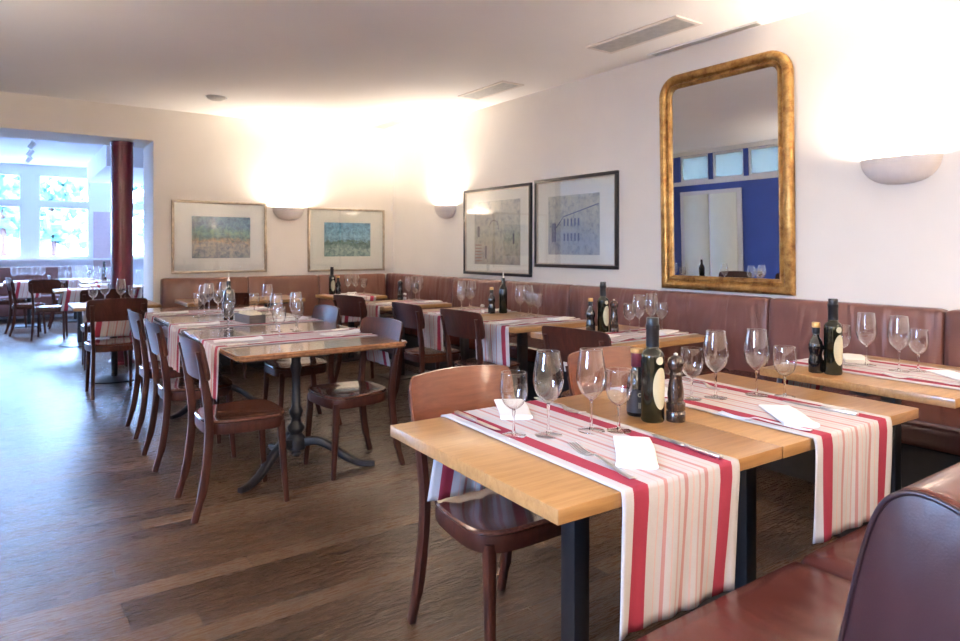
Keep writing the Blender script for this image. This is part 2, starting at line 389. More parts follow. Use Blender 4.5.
# left wall: transom lights, blue paint, and the street windows nearer the camera
trans = [(5.30,5.90,2.31,2.78),(5.98,6.60,2.31,2.78),(6.68,7.30,2.31,2.78),(7.38,8.0,2.31,2.78)]
lwin = [(.7,1.5,1.1,2.3)]
wall_with_holes('wall_left', 'y', XL-.2, XL, 5.0, YB, 0, CH, trans, M['blue'])
wall_with_holes('wall_left_front', 'y', XL-.2, XL, YR-.2, 5.0, 0, CH, lwin, M['wall'])
rwin = []
wall_with_holes('wall_rear', 'x', YR-.2, YR, XL, XR, 0, CH, rwin, M['wall'])
struct(boxo('trim_1', XL, XL+.012, 5.0, YB, 2.235, 2.31, M['white']))
struct(boxo('trim_2', XL, XL+.012, 5.0, YB, 2.78, CH, M['white']))
wi = [0]
def window(axis, pos, a, b, z0, z1, side, mull=0, pane='pane'):
    """frame with a glass pane"""
    wi[0] += 1
    f = .035
    bm = bmesh.new()
    def bx(a0,a1,zz0,zz1):
        p0, p1 = pos-.03, pos+.03
        cells(bm, axis, p0, p1, a0, a1, zz0, zz1)
    bx(a, b, z0, z0+f); bx(a, b, z1-f, z1); bx(a, a+f, z0+f, z1-f); bx(b-f, b, z0+f, z1-f)
    for k in range(mull):
        c = a+(b-a)*(k+1)/(mull+1); bx(c-.015, c+.015, z0+f, z1-f)
    o = struct(link('window_%d' % wi[0], bm, M['white']))
    bm = bmesh.new(); cells(bm, axis, pos-.003, pos+.003, a+f, b-f, z0+f, z1-f); link('pane', bm, M[pane], o)
def portal(axis, pos, a, b, z0, z1, direction):
    l = bpy.data.lights.new('portal', 'AREA'); l.shape = 'RECTANGLE'; l.size = b-a; l.size_y = z1-z0; l.cycles.is_portal = True
    o = bpy.data.objects.new('window_portal', l); COL.objects.link(o)
    c = (a+b)/2; z = (z0+z1)/2
    o.location = (c, pos, z) if axis == 'x' else (pos, c, z)
    d = Vector(direction); o.rotation_euler = d.to_track_quat('-Z', 'Y').to_euler()
for a, b in farwin:
    window('x', YF+.06, a, b, 1.126, 2.11, -1); window('x', YF+.06, a, b, 2.18, 2.70, -1)
portal('x', YF+.16, -5.3, 2.5, 1.1, 2.75, (0,-1,0))
for a, b, z0, z1 in lw: window('y', XFL-.08, a, b, z0, z1, 1, 1)
for a, b, z0, z1 in trans: window('y', XL-.06, a, b, z0, z1, 1, pane='frosted')
for a, b, z0, z1 in lwin: window('y', XL-.08, a, b, z0, z1, 1, 1)
portal('y', XL-.16, .7, 1.5, 1.1, 2.3, (1,0,0))
for a, b, z0, z1 in rwin: window('x', YR-.08, a, b, z0, z1, 1, 1)
# window sills of the far room
struct(boxo('trim_3', XFL, XFR, YF-.10, YF, 1.075, 1.11, M['white']))
# glazed double door seen in the mirror
dr = struct(boxo('door_1', XL, XL+.03, 6.72, 7.98, 0, 2.12, M['white']))
for k, (a, b) in enumerate([(6.80,7.33),(7.37,7.90)]):
    boxo('door_panel', XL+.03, XL+.045, a, b, .08, 2.05, M['doorglass'], dr, .006)
# rosy wainscot panel beside the far window
struct(boxo('trim_4', 1.32, 1.84, YF-.02, YF, .0, 2.02, M['panel']))
# dropped duct box of the far room
struct(boxo('trim_5', 1.15, XFR, 11.2, 14.2, 2.52, CH, M['farwall']))
# soft curved cove where the ceiling meets the right wall is a plain edge; a slim slot runs along it
v = thing('slot_vent', 'slim dark slot vent in the ceiling along the right wall above the gilt mirror', 'vent', (4.235, 3.12, CH))
boxo('slot', -.035, .035, -.46, .46, -.006, -.001, M['vent'], v)
boxo('flange', -.05, -.035, -.48, .48, -.010, 0, M['white'], v)

# red column in the opening
c = thing('red_column', 'dark red round column standing in the wide opening at left', 'column', (1.03, 8.50, 0))
bm = bmesh.new(); lathe(bm, [(.112,.05),(.112,2.46)], 32); link('shaft', bm, M['red_column'], c, True, 40)
bm = bmesh.new(); lathe(bm, [(.13,0),(.135,.03),(.115,.05)], 32); link('base', bm, M['red_column'], c, True, 40)
bm = bmesh.new(); lathe(bm, [(.113,2.46),(.122,2.48),(.122,2.505)], 32); link('capital', bm, M['red_column'], c, True, 40)

# ------------------------------------------------------------------ ceiling fittings
def vent(label, x0, x1, y0, y1):
    t = thing('ceiling_vent', label, 'vent', ((x0+x1)/2, (y0+y1)/2, CH), 0, 'ceiling vents along the right wall')
    w = (x1-x0)/2; h = (y1-y0)/2
    bm = bmesh.new(); f = .03
    box(bm, -w, w, -h, -h+f, -.010, 0); box(bm, -w, w, h-f, h, -.010, 0); box(bm, -w, -w+f, -h+f, h-f, -.010, 0); box(bm, w-f, w, -h+f, h-f, -.010, 0)
    link('frame', bm, M['ceramic'], t)
    boxo('backing', -w+f, w-f, -h+f, h-f, -.002, 0, M['black'], t)
    n = 9; step = (2*w-2*f)/n
    for i in range(n):
        x = -w+f+step*(i+.5); boxo('slat', x-.36*step, x+.36*step, -h+f, h-f, -.009, -.003, M['vent'], t)
vent('largest grey slatted ceiling vent, nearest to the gilt mirror', 3.64, 3.92, 2.88, 3.74)
vent('middle of the three slatted ceiling vents', 3.74, 4.0, 4.94, 5.70)
vent('smallest faint ceiling vent in the bright corner of the ceiling', 3.75, 4.0, 7.06, 7.82)
t = thing('smoke_detector', 'small round grey disc on the ceiling before the back wall', 'smoke detector', (1.73, 7.18, CH))
bm = bmesh.new(); lathe(bm, [(0,-.03),(.06,-.03),(.085,-.018),(.095,0),(0,0)], 32); link('housing', bm, M['vent'], t, True, 30)
bm = bmesh.new(); lathe(bm, [(.098,0),(.11,-.006),(.11,0)], 32, cap=False); link('rim', bm, M['white'], t)

def sconce(label, loc, rz, power=SCONCE_W, w=.22):
    """half bowl uplighter; local back plane y=0, bowl bulges to -y"""
    t = thing('wall_sconce', label, 'wall lamp', loc, rz, 'half bowl wall sconces')
    bm = bmesh.new(); n = 24; m = 8
    def surf(s, off):
        rows = []
        for j in range(m+1):
            v = j/m  # 0 top rim .. 1 bottom
            zz = -(.155-off)*math.sin(v*PI/2)
            k = math.cos(v*PI/2)**.75 if v < 1 else .02
            k = max(k, .10)
            row = []
            for i in range(n+1):
                a = PI*i/n
                row.append(bm.verts.new(((w-off)*math.cos(a)*k, -(.135-off)*math.sin(a)*k, zz)))
            rows.append(row)
        for a, b in zip(rows, rows[1:]):
            for i in range(n): bm.faces.new((a[i], a[i+1], b[i+1], b[i]))
        return rows
    o1 = surf(1, 0); o2 = surf(1, .008)
    for i in range(n): bm.faces.new((o1[0][i], o1[0][i+1], o2[0][i+1], o2[0][i]))
    bm.faces.new(o1[-1])
    link('shade', bm, M['ceramic'], t, True, 50)
    boxo('wall_plate', -.09, .09, -.012, 0, -.13, -.03, M['white'], t)
    bm = bmesh.new(); lathe(bm, [(0,-.03),(.01,-.028),(.013,-.015),(.01,.0),(0,.002)], 10, 0, -.06)
    bmesh.ops.rotate(bm, verts=bm.verts[:], cent=(0,-.06,-.015), matrix=Matrix.Rotation(PI/2, 3, 'Y')); 
    bmesh.ops.scale(bm, verts=bm.verts[:], vec=(3.2,1,1)); bmesh.ops.translate(bm, verts=bm.verts[:], vec=(0,0,-.045))
    link('bulb', bm, M['bulb'], t, True)
    l = bpy.data.lights.new('sconce_light', 'AREA'); l.shape = 'ELLIPSE'; l.size = .30; l.size_y = .09; l.energy = power; l.color = WARM
    lo = bpy.data.objects.new('sconce_light', l); COL.objects.link(lo); lo.parent = t; lo.location = (0,-.068,-.028); lo.rotation_euler = (PI,0,0)
    return t
# rz so that local -y points into the room: right wall (normal -x) -> rz=-90
sconce('wide white half bowl sconce glowing on the wall right of the gilt mirror', (XR, 1.78, 1.835), -PI/2, 14)
sconce('white half bowl sconce left of the right wall prints near the room corner', (XR, 6.78, 1.815), -PI/2, 18, .20)
sconce('white half bowl sconce between the two pictures on the back wall', (2.83, YB, 1.81), 0, 17, .20)
sconce('added fill light in sconce form on the right wall behind the camera', (XR, -1.8, 1.83), -PI/2, 55)  # sconces from here on are unseen, added to fill the room with light
sconce('added fill light in sconce form on the rear wall behind the camera', (3.1, YR, 1.83), PI, 60)

sconce('added fill light in sconce form on the left wall beside the street window', (XL, 3.4, 1.83), PI/2, 120)  # added out of view to brighten the ceiling on the left
sconce('added fill light in sconce form on the left wall behind the camera', (XL, -1.6, 1.83), PI/2, 100)
def downlight(label, x, y, power=DOWN_FILL_W):  # downlights added out of view behind the camera as warm fill
    t = thing('added_fill_downlight', label, 'ceiling lamp', (x, y, CH), 0, 'added ceiling fill downlights')
    bm = bmesh.new(); lathe(bm, [(.045,-.012),(.06,-.010),(.062,0),(.045,0)], 24, cap=False); link('trim_ring', bm, M['white'], t)
    bm = bmesh.new(); lathe(bm, [(0,-.003),(.045,-.003),(.045,0),(0,0)], 24); link('lens', bm, M['spot_face'], t)
    l = bpy.data.lights.new('down', 'AREA'); l.shape = 'DISK'; l.size = .09; l.energy = power; l.color = (1,.80,.60); l.spread = R(150)
    lo = bpy.data.objects.new('down_fill_light', l); COL.objects.link(lo); lo.parent = t; lo.location = (0,0,-.014)
for i, (x, y, nm) in enumerate([(1.9,-.6,'behind the camera to the right'),(3.3,-.6,'behind the camera near the right wall'),(.5,-1.2,'behind the camera to the left'),(2.3,1.9+.3,'above the front tables')][:3]):
    downlight('small added ceiling fill downlight ' + nm, x, y)

# ------------------------------------------------------------------ pictures and mirror
def picture(label, W, H, img, matm, frame_m, fw, kind, loc, rz, tilt=0, lip=False):
    """local plane: x = width, z = height, back at y=0, faces -y. img=(x0,x1,z0,z1) relative to centre"""
    t = thing('framed_picture', label, 'picture', loc, rz); t.rotation_euler = (tilt, 0, rz)
    bm = bmesh.new(); d = .028; w = W/2; h = H/2
    for (a0,a1,b0,b1) in [(-w,w,h-fw,h),(-w,w,-h,-h+fw),(-w,-w+fw,-h+fw,h-fw),(w-fw,w,-h+fw,h-fw)]:
        box(bm, a0, a1, -d, 0, b0, b1, .004, 2)
    link('frame', bm, frame_m, t, True, 40)
    if lip:
        bm = bmesh.new(); q = .010; w2 = w-fw; h2 = h-fw
        for (a0,a1,b0,b1) in [(-w2,w2,h2-q,h2),(-w2,w2,-h2,-h2+q),(-w2,-w2+q,-h2+q,h2-q),(w2-q,w2,-h2+q,h2-q)]:
            box(bm, a0, a1, -d+.006, -.008, b0, b1)
        link('inner_lip', bm, M['frame_lip'], t)
    boxo('mat_board', -w+fw, w-fw, -.008, -.001, -h+fw, h-fw, matm, t)
    x0,x1,z0,z1 = img
    bm = bmesh.new(); box(bm, x0, x1, -.011, -.008, z0, z1); link('painting', bm, paint_picture('painting_'+kind, kind), t)
    if kind == 'street':
        bm = bmesh.new()
        for k in range(6): box(bm, x0+.012, x0+.14, -.0118, -.0112, z0+.03+.035*k, z0+.042+.035*k)
        link('drawn_steps', bm, simple('rust_ink', (.36,.16,.12), .8), t)
        bm = bmesh.new(); box(bm, x0+.06, x0+.10, -.0118, -.0112, z0+.30, z0+.42); box(bm, x1-.12, x1-.095, -.0118, -.0112, z0+.22, z0+.33); box(bm, x0+.20, x0+.235, -.0118, -.0112, z0+.06, z0+.20)
        for k in range(12):
            a = k/12*PI; box(bm, x0+.36+.09*math.cos(a), x0+.372+.09*math.cos(a), -.0118, -.0112, z0+.38+.09*math.sin(a), z0+.395+.09*math.sin(a))
        link('drawn_arch', bm, simple('umber_ink', (.16,.12,.14), .8), t)
    if kind == 'house':
        bm = bmesh.new()
        for r_ in range(2):
            for k in range(5): box(bm, x0+.22+.048*k, x0+.242+.048*k, -.0118, -.0112, z0+.13+.14*r_, z0+.20+.14*r_)
        box(bm, x0+.05, x0+.11, -.0118, -.0112, z0+.12, z0+.30)
        sweep(bm, [(x0+.02,-.0115,z0+.27),(x0+.12,-.0115,z0+.26),(x0+.22,-.0115,z0+.36),(x1-.01,-.0115,z1-.10)], (.0004,.010), up=(0,1,0))
        link('drawn_windows', bm, simple('slate_ink', (.10,.12,.22), .8), t)
    boxo('glass_pane', -w+fw, w-fw, -.018, -.016, -h+fw, h-fw, M['pane'], t)
    return t
# image rectangles measured on the wall
picture('silver framed blue green landscape on the back wall nearest the opening', 1.074, .84, (-.32,.34,-.245,.24), M['mat_board'], M['silver_frame'], .028, 'hill', (2.02, YB, 1.433), 0)
picture('silver framed park landscape on the back wall nearest the room corner', 1.08, .82, (-.32,.33,-.215,.225), M['mat_cream'], M['silver_frame'], .026, 'park', (3.62, YB, 1.413), 0)
picture('dark framed pale arch print on the right wall left of its twin', 1.215, .955, (-.40,.42,-.36,.33), M['mat_cream'], M['black_frame'], .03, 'street', (XR-.004, 5.78, 1.487), -PI/2, 0, True)
picture('dark framed house street print on the right wall beside the gilt mirror', 1.115, .86, (-.36,.33,-.305,.255), M['mat_cream'], M['black_frame'], .032, 'house', (XR-.002, 4.56, 1.547), -PI/2, 0, True)

def mirror():
    t = thing('gilt_mirror', 'tall gilt framed mirror with rounded top corners on the right wall', 'mirror', (XR-.005, 2.968, .985), -PI/2)
    t.rotation_euler = (R(1.08), 0, -PI/2)
    W, H = 1.10, 1.668; rr = .165
    def path(off):
        w = W/2-off; z0 = off; z1 = H-off; r = max(rr-off, .03); pts = []
        pts += [(-w, z0), (-w, z0+(z1-r-z0)*.5), (-w, z1-r)]
        for k in range(1, 9): a = PI-k/8*PI/2; pts.append((-w+r+r*math.cos(a), z1-r+r*math.sin(a)))
        pts.append((0, z1)); pts.append((w-r, z1))
        for k in range(1, 9): a = PI/2-k/8*PI/2; pts.append((w-r+r*math.cos(a), z1-r+r*math.sin(a)))
        pts += [(w, z0+(z1-r-z0)*.5), (w, z0), (0, z0)]
        return pts
    prof = [(0,0),(0,.030),(.006,.040),(.018,.046),(.032,.050),(.048,.048),(.060,.040),(.066,.028),(.074,.028),(.080,.036),(.090,.034),(.098,.022),(.106,.018),(.106,.006)]
    bm = bmesh.new(); rings = []
    for off, d in prof: rings.append([bm.verts.new((x, -d, z)) for x, z in path(off)])
    n = len(rings[0])
    for a, b in zip(rings, rings[1:]):
        for i in range(n): j = (i+1) % n; bm.faces.new((a[i], a[j], b[j], b[i]))
    link('gilt_frame', bm, M['gold'], t, True, 35)
    # beading
    bm = bmesh.new(); pts = path(.069); L = 0; step = .018
    for a, b in zip(pts, pts[1:]+pts[:1]):
        a = Vector((a[0],0,a[1])); b = Vector((b[0],0,b[1])); ln = (b-a).length; k = max(1, int(ln/step))
        for i in range(k):
            p = a.lerp(b, i/k); bmesh.ops.create_icosphere(bm, subdivisions=1, radius=.0065, matrix=Matrix.Translation((p.x, -.031, p.z)))
    link('beading', bm, M['gold'], t, True)
    bm = bmesh.new(); vs = [bm.verts.new((x, -.010, z)) for x, z in path(.104)]; f = bm.faces.new(vs)
    r = bmesh.ops.extrude_face_region(bm, geom=[f]); bmesh.ops.translate(bm, verts=[v for v in r['geom'] if isinstance(v, bmesh.types.BMVert)], vec=(0,.006,0))
    link('mirror_glass', bm, M['mirror'], t)
mirror()

# ------------------------------------------------------------------ banquettes
def cushion(bm, x0, x1, y0, y1, z0, z1, bev=.03, puff=.012, lean=0.0, taper=0.0):
    """rounded, slightly puffed box. lean moves the top in y; taper thins the top"""
    nx, ny, nz = 12, 4, 8
    tmp = bmesh.new(); bmesh.ops.create_cube(tmp, size=1)
    es = tmp.edges[:]; bmesh.ops.subdivide_edges(tmp, edges=es, cuts=9, use_grid_fill=True)
    sx, sy, sz = (x1-x0)/2, (y1-y0)/2, (z1-z0)/2
    mp = {}
    for v in tmp.verts:
        p = v.co*2
        # spread grid towards the edges so that the rounding is fine
        def sh(t): return math.copysign(1-(1-abs(t))**1.6, t)
        q = Vector((sh(p.x)*sx, sh(p.y)*sy, sh(p.z)*sz))
        c = Vector((max(-sx+bev, min(sx-bev, q.x)), max(-sy+bev, min(sy-bev, q.y)), max(-sz+bev, min(sz-bev, q.z))))
        d = q-c
        if d.length > 1e-9: q = c + d.normalized()*min(bev, max(d.length, bev)) if d.length > bev*.999 else c+d
        fx, fy, fz = 1-(q.x/sx)**2, 1-(q.y/sy)**2, 1-(q.z/sz)**2
        if sy < sz: q.y += math.copysign(puff*max(0,fx)**.5*max(0,fz)**.5, q.y) if abs(q.y) > sy*.5 else 0
        else: q.z += puff*max(0,fx)**.5*max(0,fy)**.5 if q.z > sz*.5 else 0
        h = (q.z+sz)/(2*sz)
        q.y = q.y*(1-taper*h) + lean*h
        mp[v] = bm.verts.new(q + Vector(((x0+x1)/2, (y0+y1)/2, (z0+z1)/2)))
    for f in tmp.faces: bm.faces.new([mp[v] for v in f.verts])
    tmp.free()
def xform(bm, mat4):
    bmesh.ops.transform(bm, matrix=mat4, verts=bm.verts[:])
# right wall banquette: long axis along y. Built along local x, then rotated (local -y -> world -x)
def banquette(label, loc, rz, cuts, seat_cuts, seat_d, back_m, seat_m, name='leather_banquette'):
    """local: back against y=0, seat towards -y, x along the wall"""
    t = thing(name, label, 'bench', loc, rz)
    x0, x1 = cuts[0], cuts[-1]
    s0, s1 = seat_cuts[0], seat_cuts[-1]
    boxo('plinth', s0+.02, s1-.02, -seat_d+.06, -.02, 0, .33, M['plinth'], t)
    for a, b in zip(seat_cuts, seat_cuts[1:]):
        bm = bmesh.new(); cushion(bm, a+.002, b-.002, -seat_d, -.14, .33, .455, .035, .012); link('seat_cushion', bm, seat_m, t, True)
    for a, b in zip(cuts, cuts[1:]):
        bm = bmesh.new(); cushion(bm, a+.0015, b-.0015, -.17, -.015, .42, .966, .03, .014, 0.012, .30); link('backrest_cushion', bm, back_m, t, True)
    return t
rc = [-(8.13),-7.42,-6.46,-5.46,-4.50,-3.52,-2.54,-1.51,-.52]
# local x -> world -y under rz=-90 ; place origin at y=0
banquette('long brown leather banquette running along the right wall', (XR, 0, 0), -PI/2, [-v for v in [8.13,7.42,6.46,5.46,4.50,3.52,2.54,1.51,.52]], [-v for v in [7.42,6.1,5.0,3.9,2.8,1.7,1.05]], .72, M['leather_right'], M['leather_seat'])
banquette('tan leather banquette along the back wall under the two silver framed pictures', (0, YB, 0), 0, [1.36,2.30,3.18,4.12], [1.36,2.6,3.56], .56, M['leather'], M['leather'])

# foreground bench, backrest end with piping
def front_bench():
    t = thing('foreground_bench', 'oxblood leather bench in the foreground with piped backrest end', 'bench', (0,0,0))
    boxo('plinth', 1.12, 4.05, .42, .92, 0, .33, M['plinth'], t)
    for a, b in [(1.02,1.77),(1.77,2.66),(2.66,3.56)]:
        bm = bmesh.new(); cushion(bm, a+.002, b-.002, .50, 1.00, .33, .452, .03, .012); link('seat_cushion', bm, M['leather_seat'], t, True)
    X0, X1 = 1.08, 3.55
    # side outline (y,z) from the front bottom, over the top, to the back bottom
    prof = [(.60,.44),(.565,.55),(.535,.68),(.512,.79),(.492,.87),(.474,.915),(.452,.938),(.425,.948),(.39,.944),(.355,.930),(.32,.905),(.295,.87),(.285,.80),(.28,.65),(.28,.44)]
    prof = [(p.x, p.y) for p in catmull([(a,b,0) for a,b in prof], 3)]
    bm = bmesh.new(); nx = 24; rings = []
    cy, cz = .43, .70
    xs = [X0, X0+.006, X0+.02, X0+.05] + [X0+.05+(X1-X0-.05)*i/nx for i in range(1, nx+1)]
    for i, x in enumerate(xs):
        k = [.975,.992,1,1][i] if i < 4 else 1
        rings.append([bm.verts.new((x, cy+(y-cy)*k, cz+(z-cz)*k)) for y, z in prof])
    for a, b in zip(rings, rings[1:]):
        for i in range(len(prof)-1): bm.faces.new((a[i], a[i+1], b[i+1], b[i]))
    bm.faces.new(rings[-1])
    link('backrest', bm, M['leather_seat'], t, True, 60)
    # end panel: slightly domed
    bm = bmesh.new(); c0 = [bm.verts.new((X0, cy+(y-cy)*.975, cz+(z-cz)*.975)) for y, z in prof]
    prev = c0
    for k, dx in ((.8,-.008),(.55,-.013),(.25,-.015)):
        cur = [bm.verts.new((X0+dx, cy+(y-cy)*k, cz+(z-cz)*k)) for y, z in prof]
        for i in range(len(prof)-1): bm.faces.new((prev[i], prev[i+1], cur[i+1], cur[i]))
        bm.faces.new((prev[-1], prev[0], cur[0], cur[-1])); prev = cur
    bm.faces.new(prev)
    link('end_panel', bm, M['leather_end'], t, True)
    bm = bmesh.new(); sweep(bm, [(X0-.001, cy+(y-cy)*.98, cz+(z-cz)*.98) for y, z in prof], (.009,.009), up=(1,0,0), shape='round', n=8)
    link('piping', bm, M['piping'], t, True)
front_bench()

# ------------------------------------------------------------------ chairs
def make_chair(seat_m, board_m, name='dining_chair', W=.240):
    t = thing(name, 'x', 'chair')
    # seat outline
    def outline(s, n=40):
        pts = []
        for i in range(n):
            a = 2*PI*i/n; c_, s_ = math.cos(a), math.sin(a)
            e = 2/3.6
            x = math.copysign(abs(c_)**e, c_); y = math.copysign(abs(s_)**e, s_)
            wx = .205 + (-.022)*(y)  # wider in front (y=-1)
            pts.append((x*wx*s, -.015 + y*.205*s))
        return pts
    bm = bmesh.new(); rings = []
    for s, z in [(.96,.444),(1.0,.449),(1.0,.456),(.975,.462),(.88,.462),(.65,.455),(.35,.451),(.1,.450)]:
        rings.append([bm.verts.new((x, y, z)) for x, y in outline(s)])
    for a, b in zip(rings, rings[1:]):
        for i in range(40): j = (i+1) % 40; bm.faces.new((a[i], a[j], b[j], b[i]))
    bm.faces.new(rings[0]); bm.faces.new(rings[-1])
    link('seat', bm, seat_m, t, True, 40)
    bm = bmesh.new(); rings = []
    for s, z in [(.90,.444),(.975,.444),(.985,.43),(.985,.40),(.97,.392),(.90,.392)]:
        rings.append([bm.verts.new((x, y, z)) for x, y in outline(s)])
    rings.append(rings[0])
    for a, b in zip(rings, rings[1:]):
        for i in range(40): j = (i+1) % 40; bm.faces.new((a[i], a[j], b[j], b[i]))
    link('seat_frame', bm, M['chair'], t, True, 40)
    for s in (-1, 1):
        p = catmull([(s*.196,.245,0),(s*.190,.205,.15),(s*.184,.182,.32),(s*.182,.176,.45),(s*.188,.190,.60),(s*.196,.215,.74),(s*.200,.232,.81)], 5)
        n = len(p); sz = []
        for i, q in enumerate(p):
            z = q.z; w = .026 if z < .1 else .030; h = .030 if z < .1 else (.038 if z < .6 else .038-.018*(z-.6)/.21)
            sz.append((w, h))
        bm = bmesh.new(); sweep(bm, p, sz, up=(1,0,0)); link('leg', bm, M['chair'], t, True, 50)
        p = catmull([(s*.180,-.205,0),(s*.174,-.190,.20),(s*.168,-.178,.42)], 4)
        bm = bmesh.new(); sweep(bm, p, lerp_sizes(len(p), (.024,.024), (.036,.036)), up=(1,0,0)); link('leg', bm, M['chair'], t, True, 50)
    # curved board
    bm = bmesh.new(); nx, nz = 20, 8; grids = []
    for side in (0, 1):
        g = []
        for i in range(nx+1):
            u = -1+2*i/nx; u = math.copysign(1-(1-abs(u))**1.5, u); x = u*W
            e = max(0, abs(x)-(W-.03))/.03; dz = .032*(1-math.sqrt(max(0, 1-e*e)))
            zt = .865-dz - .010*(u*u); zb = .665+dz*1.3 + .004*u*u
            row = []
            for k in range(nz+1):
                z = zb+(zt-zb)*k/nz
                y = .193+(z-.66)*.21 + .036*(1-u*u) - .020 + side*.013
                row.append(bm.verts.new((x*(1-.01*(k == 0)), y, z)))
            g.append(row)
        grids.append(g)
    for g in grids:
        for i in range(nx):
            for k in range(nz): bm.faces.new((g[i][k], g[i+1][k], g[i+1][k+1], g[i][k+1]))
    A, B = grids
    for i in range(nx):
        for k in (0, nz): bm.faces.new((A[i][k], A[i+1][k], B[i+1][k], B[i][k]))
    for k in range(nz):
        for i in (0, nx): bm.faces.new((A[i][k], A[i][k+1], B[i][k+1], B[i][k]))
    link('backrest', bm, board_m, t, True, 45)
    return Proto(t)
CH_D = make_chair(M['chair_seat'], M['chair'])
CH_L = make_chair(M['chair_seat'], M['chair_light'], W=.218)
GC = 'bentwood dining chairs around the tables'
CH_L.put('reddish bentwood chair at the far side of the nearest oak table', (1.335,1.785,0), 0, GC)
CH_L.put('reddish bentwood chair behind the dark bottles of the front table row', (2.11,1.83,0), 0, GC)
CH_D.put('nearest dark bentwood chair at the left side of the pedestal table', (.955,3.55,0), PI/2, GC)
CH_D.put('second dark chair from the front on the left of the pedestal table', (.93,4.45,0), PI/2, GC)
CH_D.put('third dark chair from the front on the left of the pedestal table', (.94,5.26,0), PI/2, GC)
CH_D.put('dark chair at the front right corner of the pedestal table', (1.67,3.72,0), -PI/2+R(4), GC)
CH_D.put('dark chair midway on the right side of the pedestal table', (1.74,4.80,0), -PI/2, GC)
CH_D.put('dark chair with striped cloth before it at the table by the red column', (.755,6.82,0), PI+R(3), GC)
CH_D.put('dark chair facing the oak table below the gilt mirror', (2.76,2.73,0), PI/2+R(7), GC)
CH_D.put('dark chair facing the wall table below the street print', (2.84,3.98,0), PI/2+R(4), GC)
CH_D.put('dark chair facing the wall table below the arch print', (2.82,4.72,0), PI/2, GC)
CH_D.put('dark chair facing the wall table near the corner sconce', (2.80,5.85,0), PI/2+R(12), GC)
CH_D.put('dark chair between the pedestal table and the back wall banquette', (1.72,7.12-.1,0), PI, GC)

# ------------------------------------------------------------------ tables
def oak_table(label, x0, x1, y0, y1, rz=0, grp='square oak tables'):
    cx, cy = (x0+x1)/2, (y0+y1)/2; w, d = (x1-x0)/2, (y1-y0)/2
    t = thing('oak_table', label, 'table', (cx, cy, 0), rz, grp)
    boxo('tabletop', -w, w, -d, d, .715, .75, M['oak'], t, .003, 2)
    boxo('column', -.030, .030, -.030, .030, .012, .690, M['black'], t, .003)
    boxo('base_plate', -.18, .18, -.18, .18, 0, .012, M['black'], t, .003)
    bm = bmesh.new(); box(bm, -w+.10, w-.10, -.035, .035, .682, .712); box(bm, -.035, .035, -d+.08, d-.08, .680, .7115)
    link('top_arms', bm, M['black'], t)
    return t
oak_table('nearest square oak table with striped runner and black legs', .953, 1.765, 1.037, 1.843, R(-1.7))
oak_table('oak table right of the nearest one, its runner touching the bench', 1.767, 2.569, 1.012, 1.818, R(-1.7))
oak_table('oak table at the right picture edge below the bright sconce', 2.82, 3.60, .975, 1.76, R(-1))
oak_table('oak wall table below the gilt mirror', 2.79, 3.60, 2.59, 3.38)
oak_table('oak wall table below the street print', 2.84, 3.60, 3.60, 4.398)
oak_table('oak wall table below the arch print', 2.84, 3.60, 4.402, 5.20)
oak_table('oak wall table near the corner sconce', 2.86, 3.62, 5.62, 6.36)
oak_table('oak corner table where the two banquettes meet', 2.97, 3.60, 6.98, 7.62)
oak_table('narrow oak table at the left end of the back wall banquette', 1.44, 1.90, 7.12, 7.74)
oak_table('small oak table in the middle of the back wall banquette', 2.02, 2.66, 7.12, 7.74)

def iron_pedestal(t, ox, oy, r=.46):
    ped = thing('pedestal', None, None, (ox, oy, 0)); ped.parent = t; t = ped
    bm = bmesh.new()
    lathe(bm, [(0,.07),(.02,.075),(.03,.09),(.022,.105),(.055,.12),(.058,.17),(.05,.19),(.034,.21),(.05,.235),(.05,.25),(.030,.275),(.026,.30),(.040,.33),(.040,.345),(.026,.37),(.024,.56),(.034,.60),(.026,.63),(.03,.68),(.07,.70),(.07,.706)], 24)
    link('column', bm, M['iron'], t, True, 40)
    for a in (212, 328, 90):
        a = R(a); c_, s_ = math.cos(a), math.sin(a)
        p = catmull([(c_*q, s_*q, z) for q, z in [(.04,.155),(.12,.165),(.21,.125),(.29,.065),(.38,.028),(r,.022)]], 5)
        n = len(p); sz = [(.034+.010*math.sin(i/(n-1)*PI), .050-.022*i/(n-1)) for i in range(n)]
        bm = bmesh.new(); sweep(bm, p, sz, up=(-s_, c_, 0)); link('foot', bm, M['iron'], t, True, 50)
    bm = bmesh.new()
    for a in (0, 90): 
        m = Matrix.Rotation(R(a), 4, 'Z'); b2 = bmesh.new(); box(b2, -.28, .28, -.02, .02, .700, .712); b2.transform(m)
        tmp = bpy.data.meshes.new('tmp'); b2.to_mesh(tmp); bm.from_mesh(tmp); b2.free()
    link('top_cross', bm, M['iron'], t)
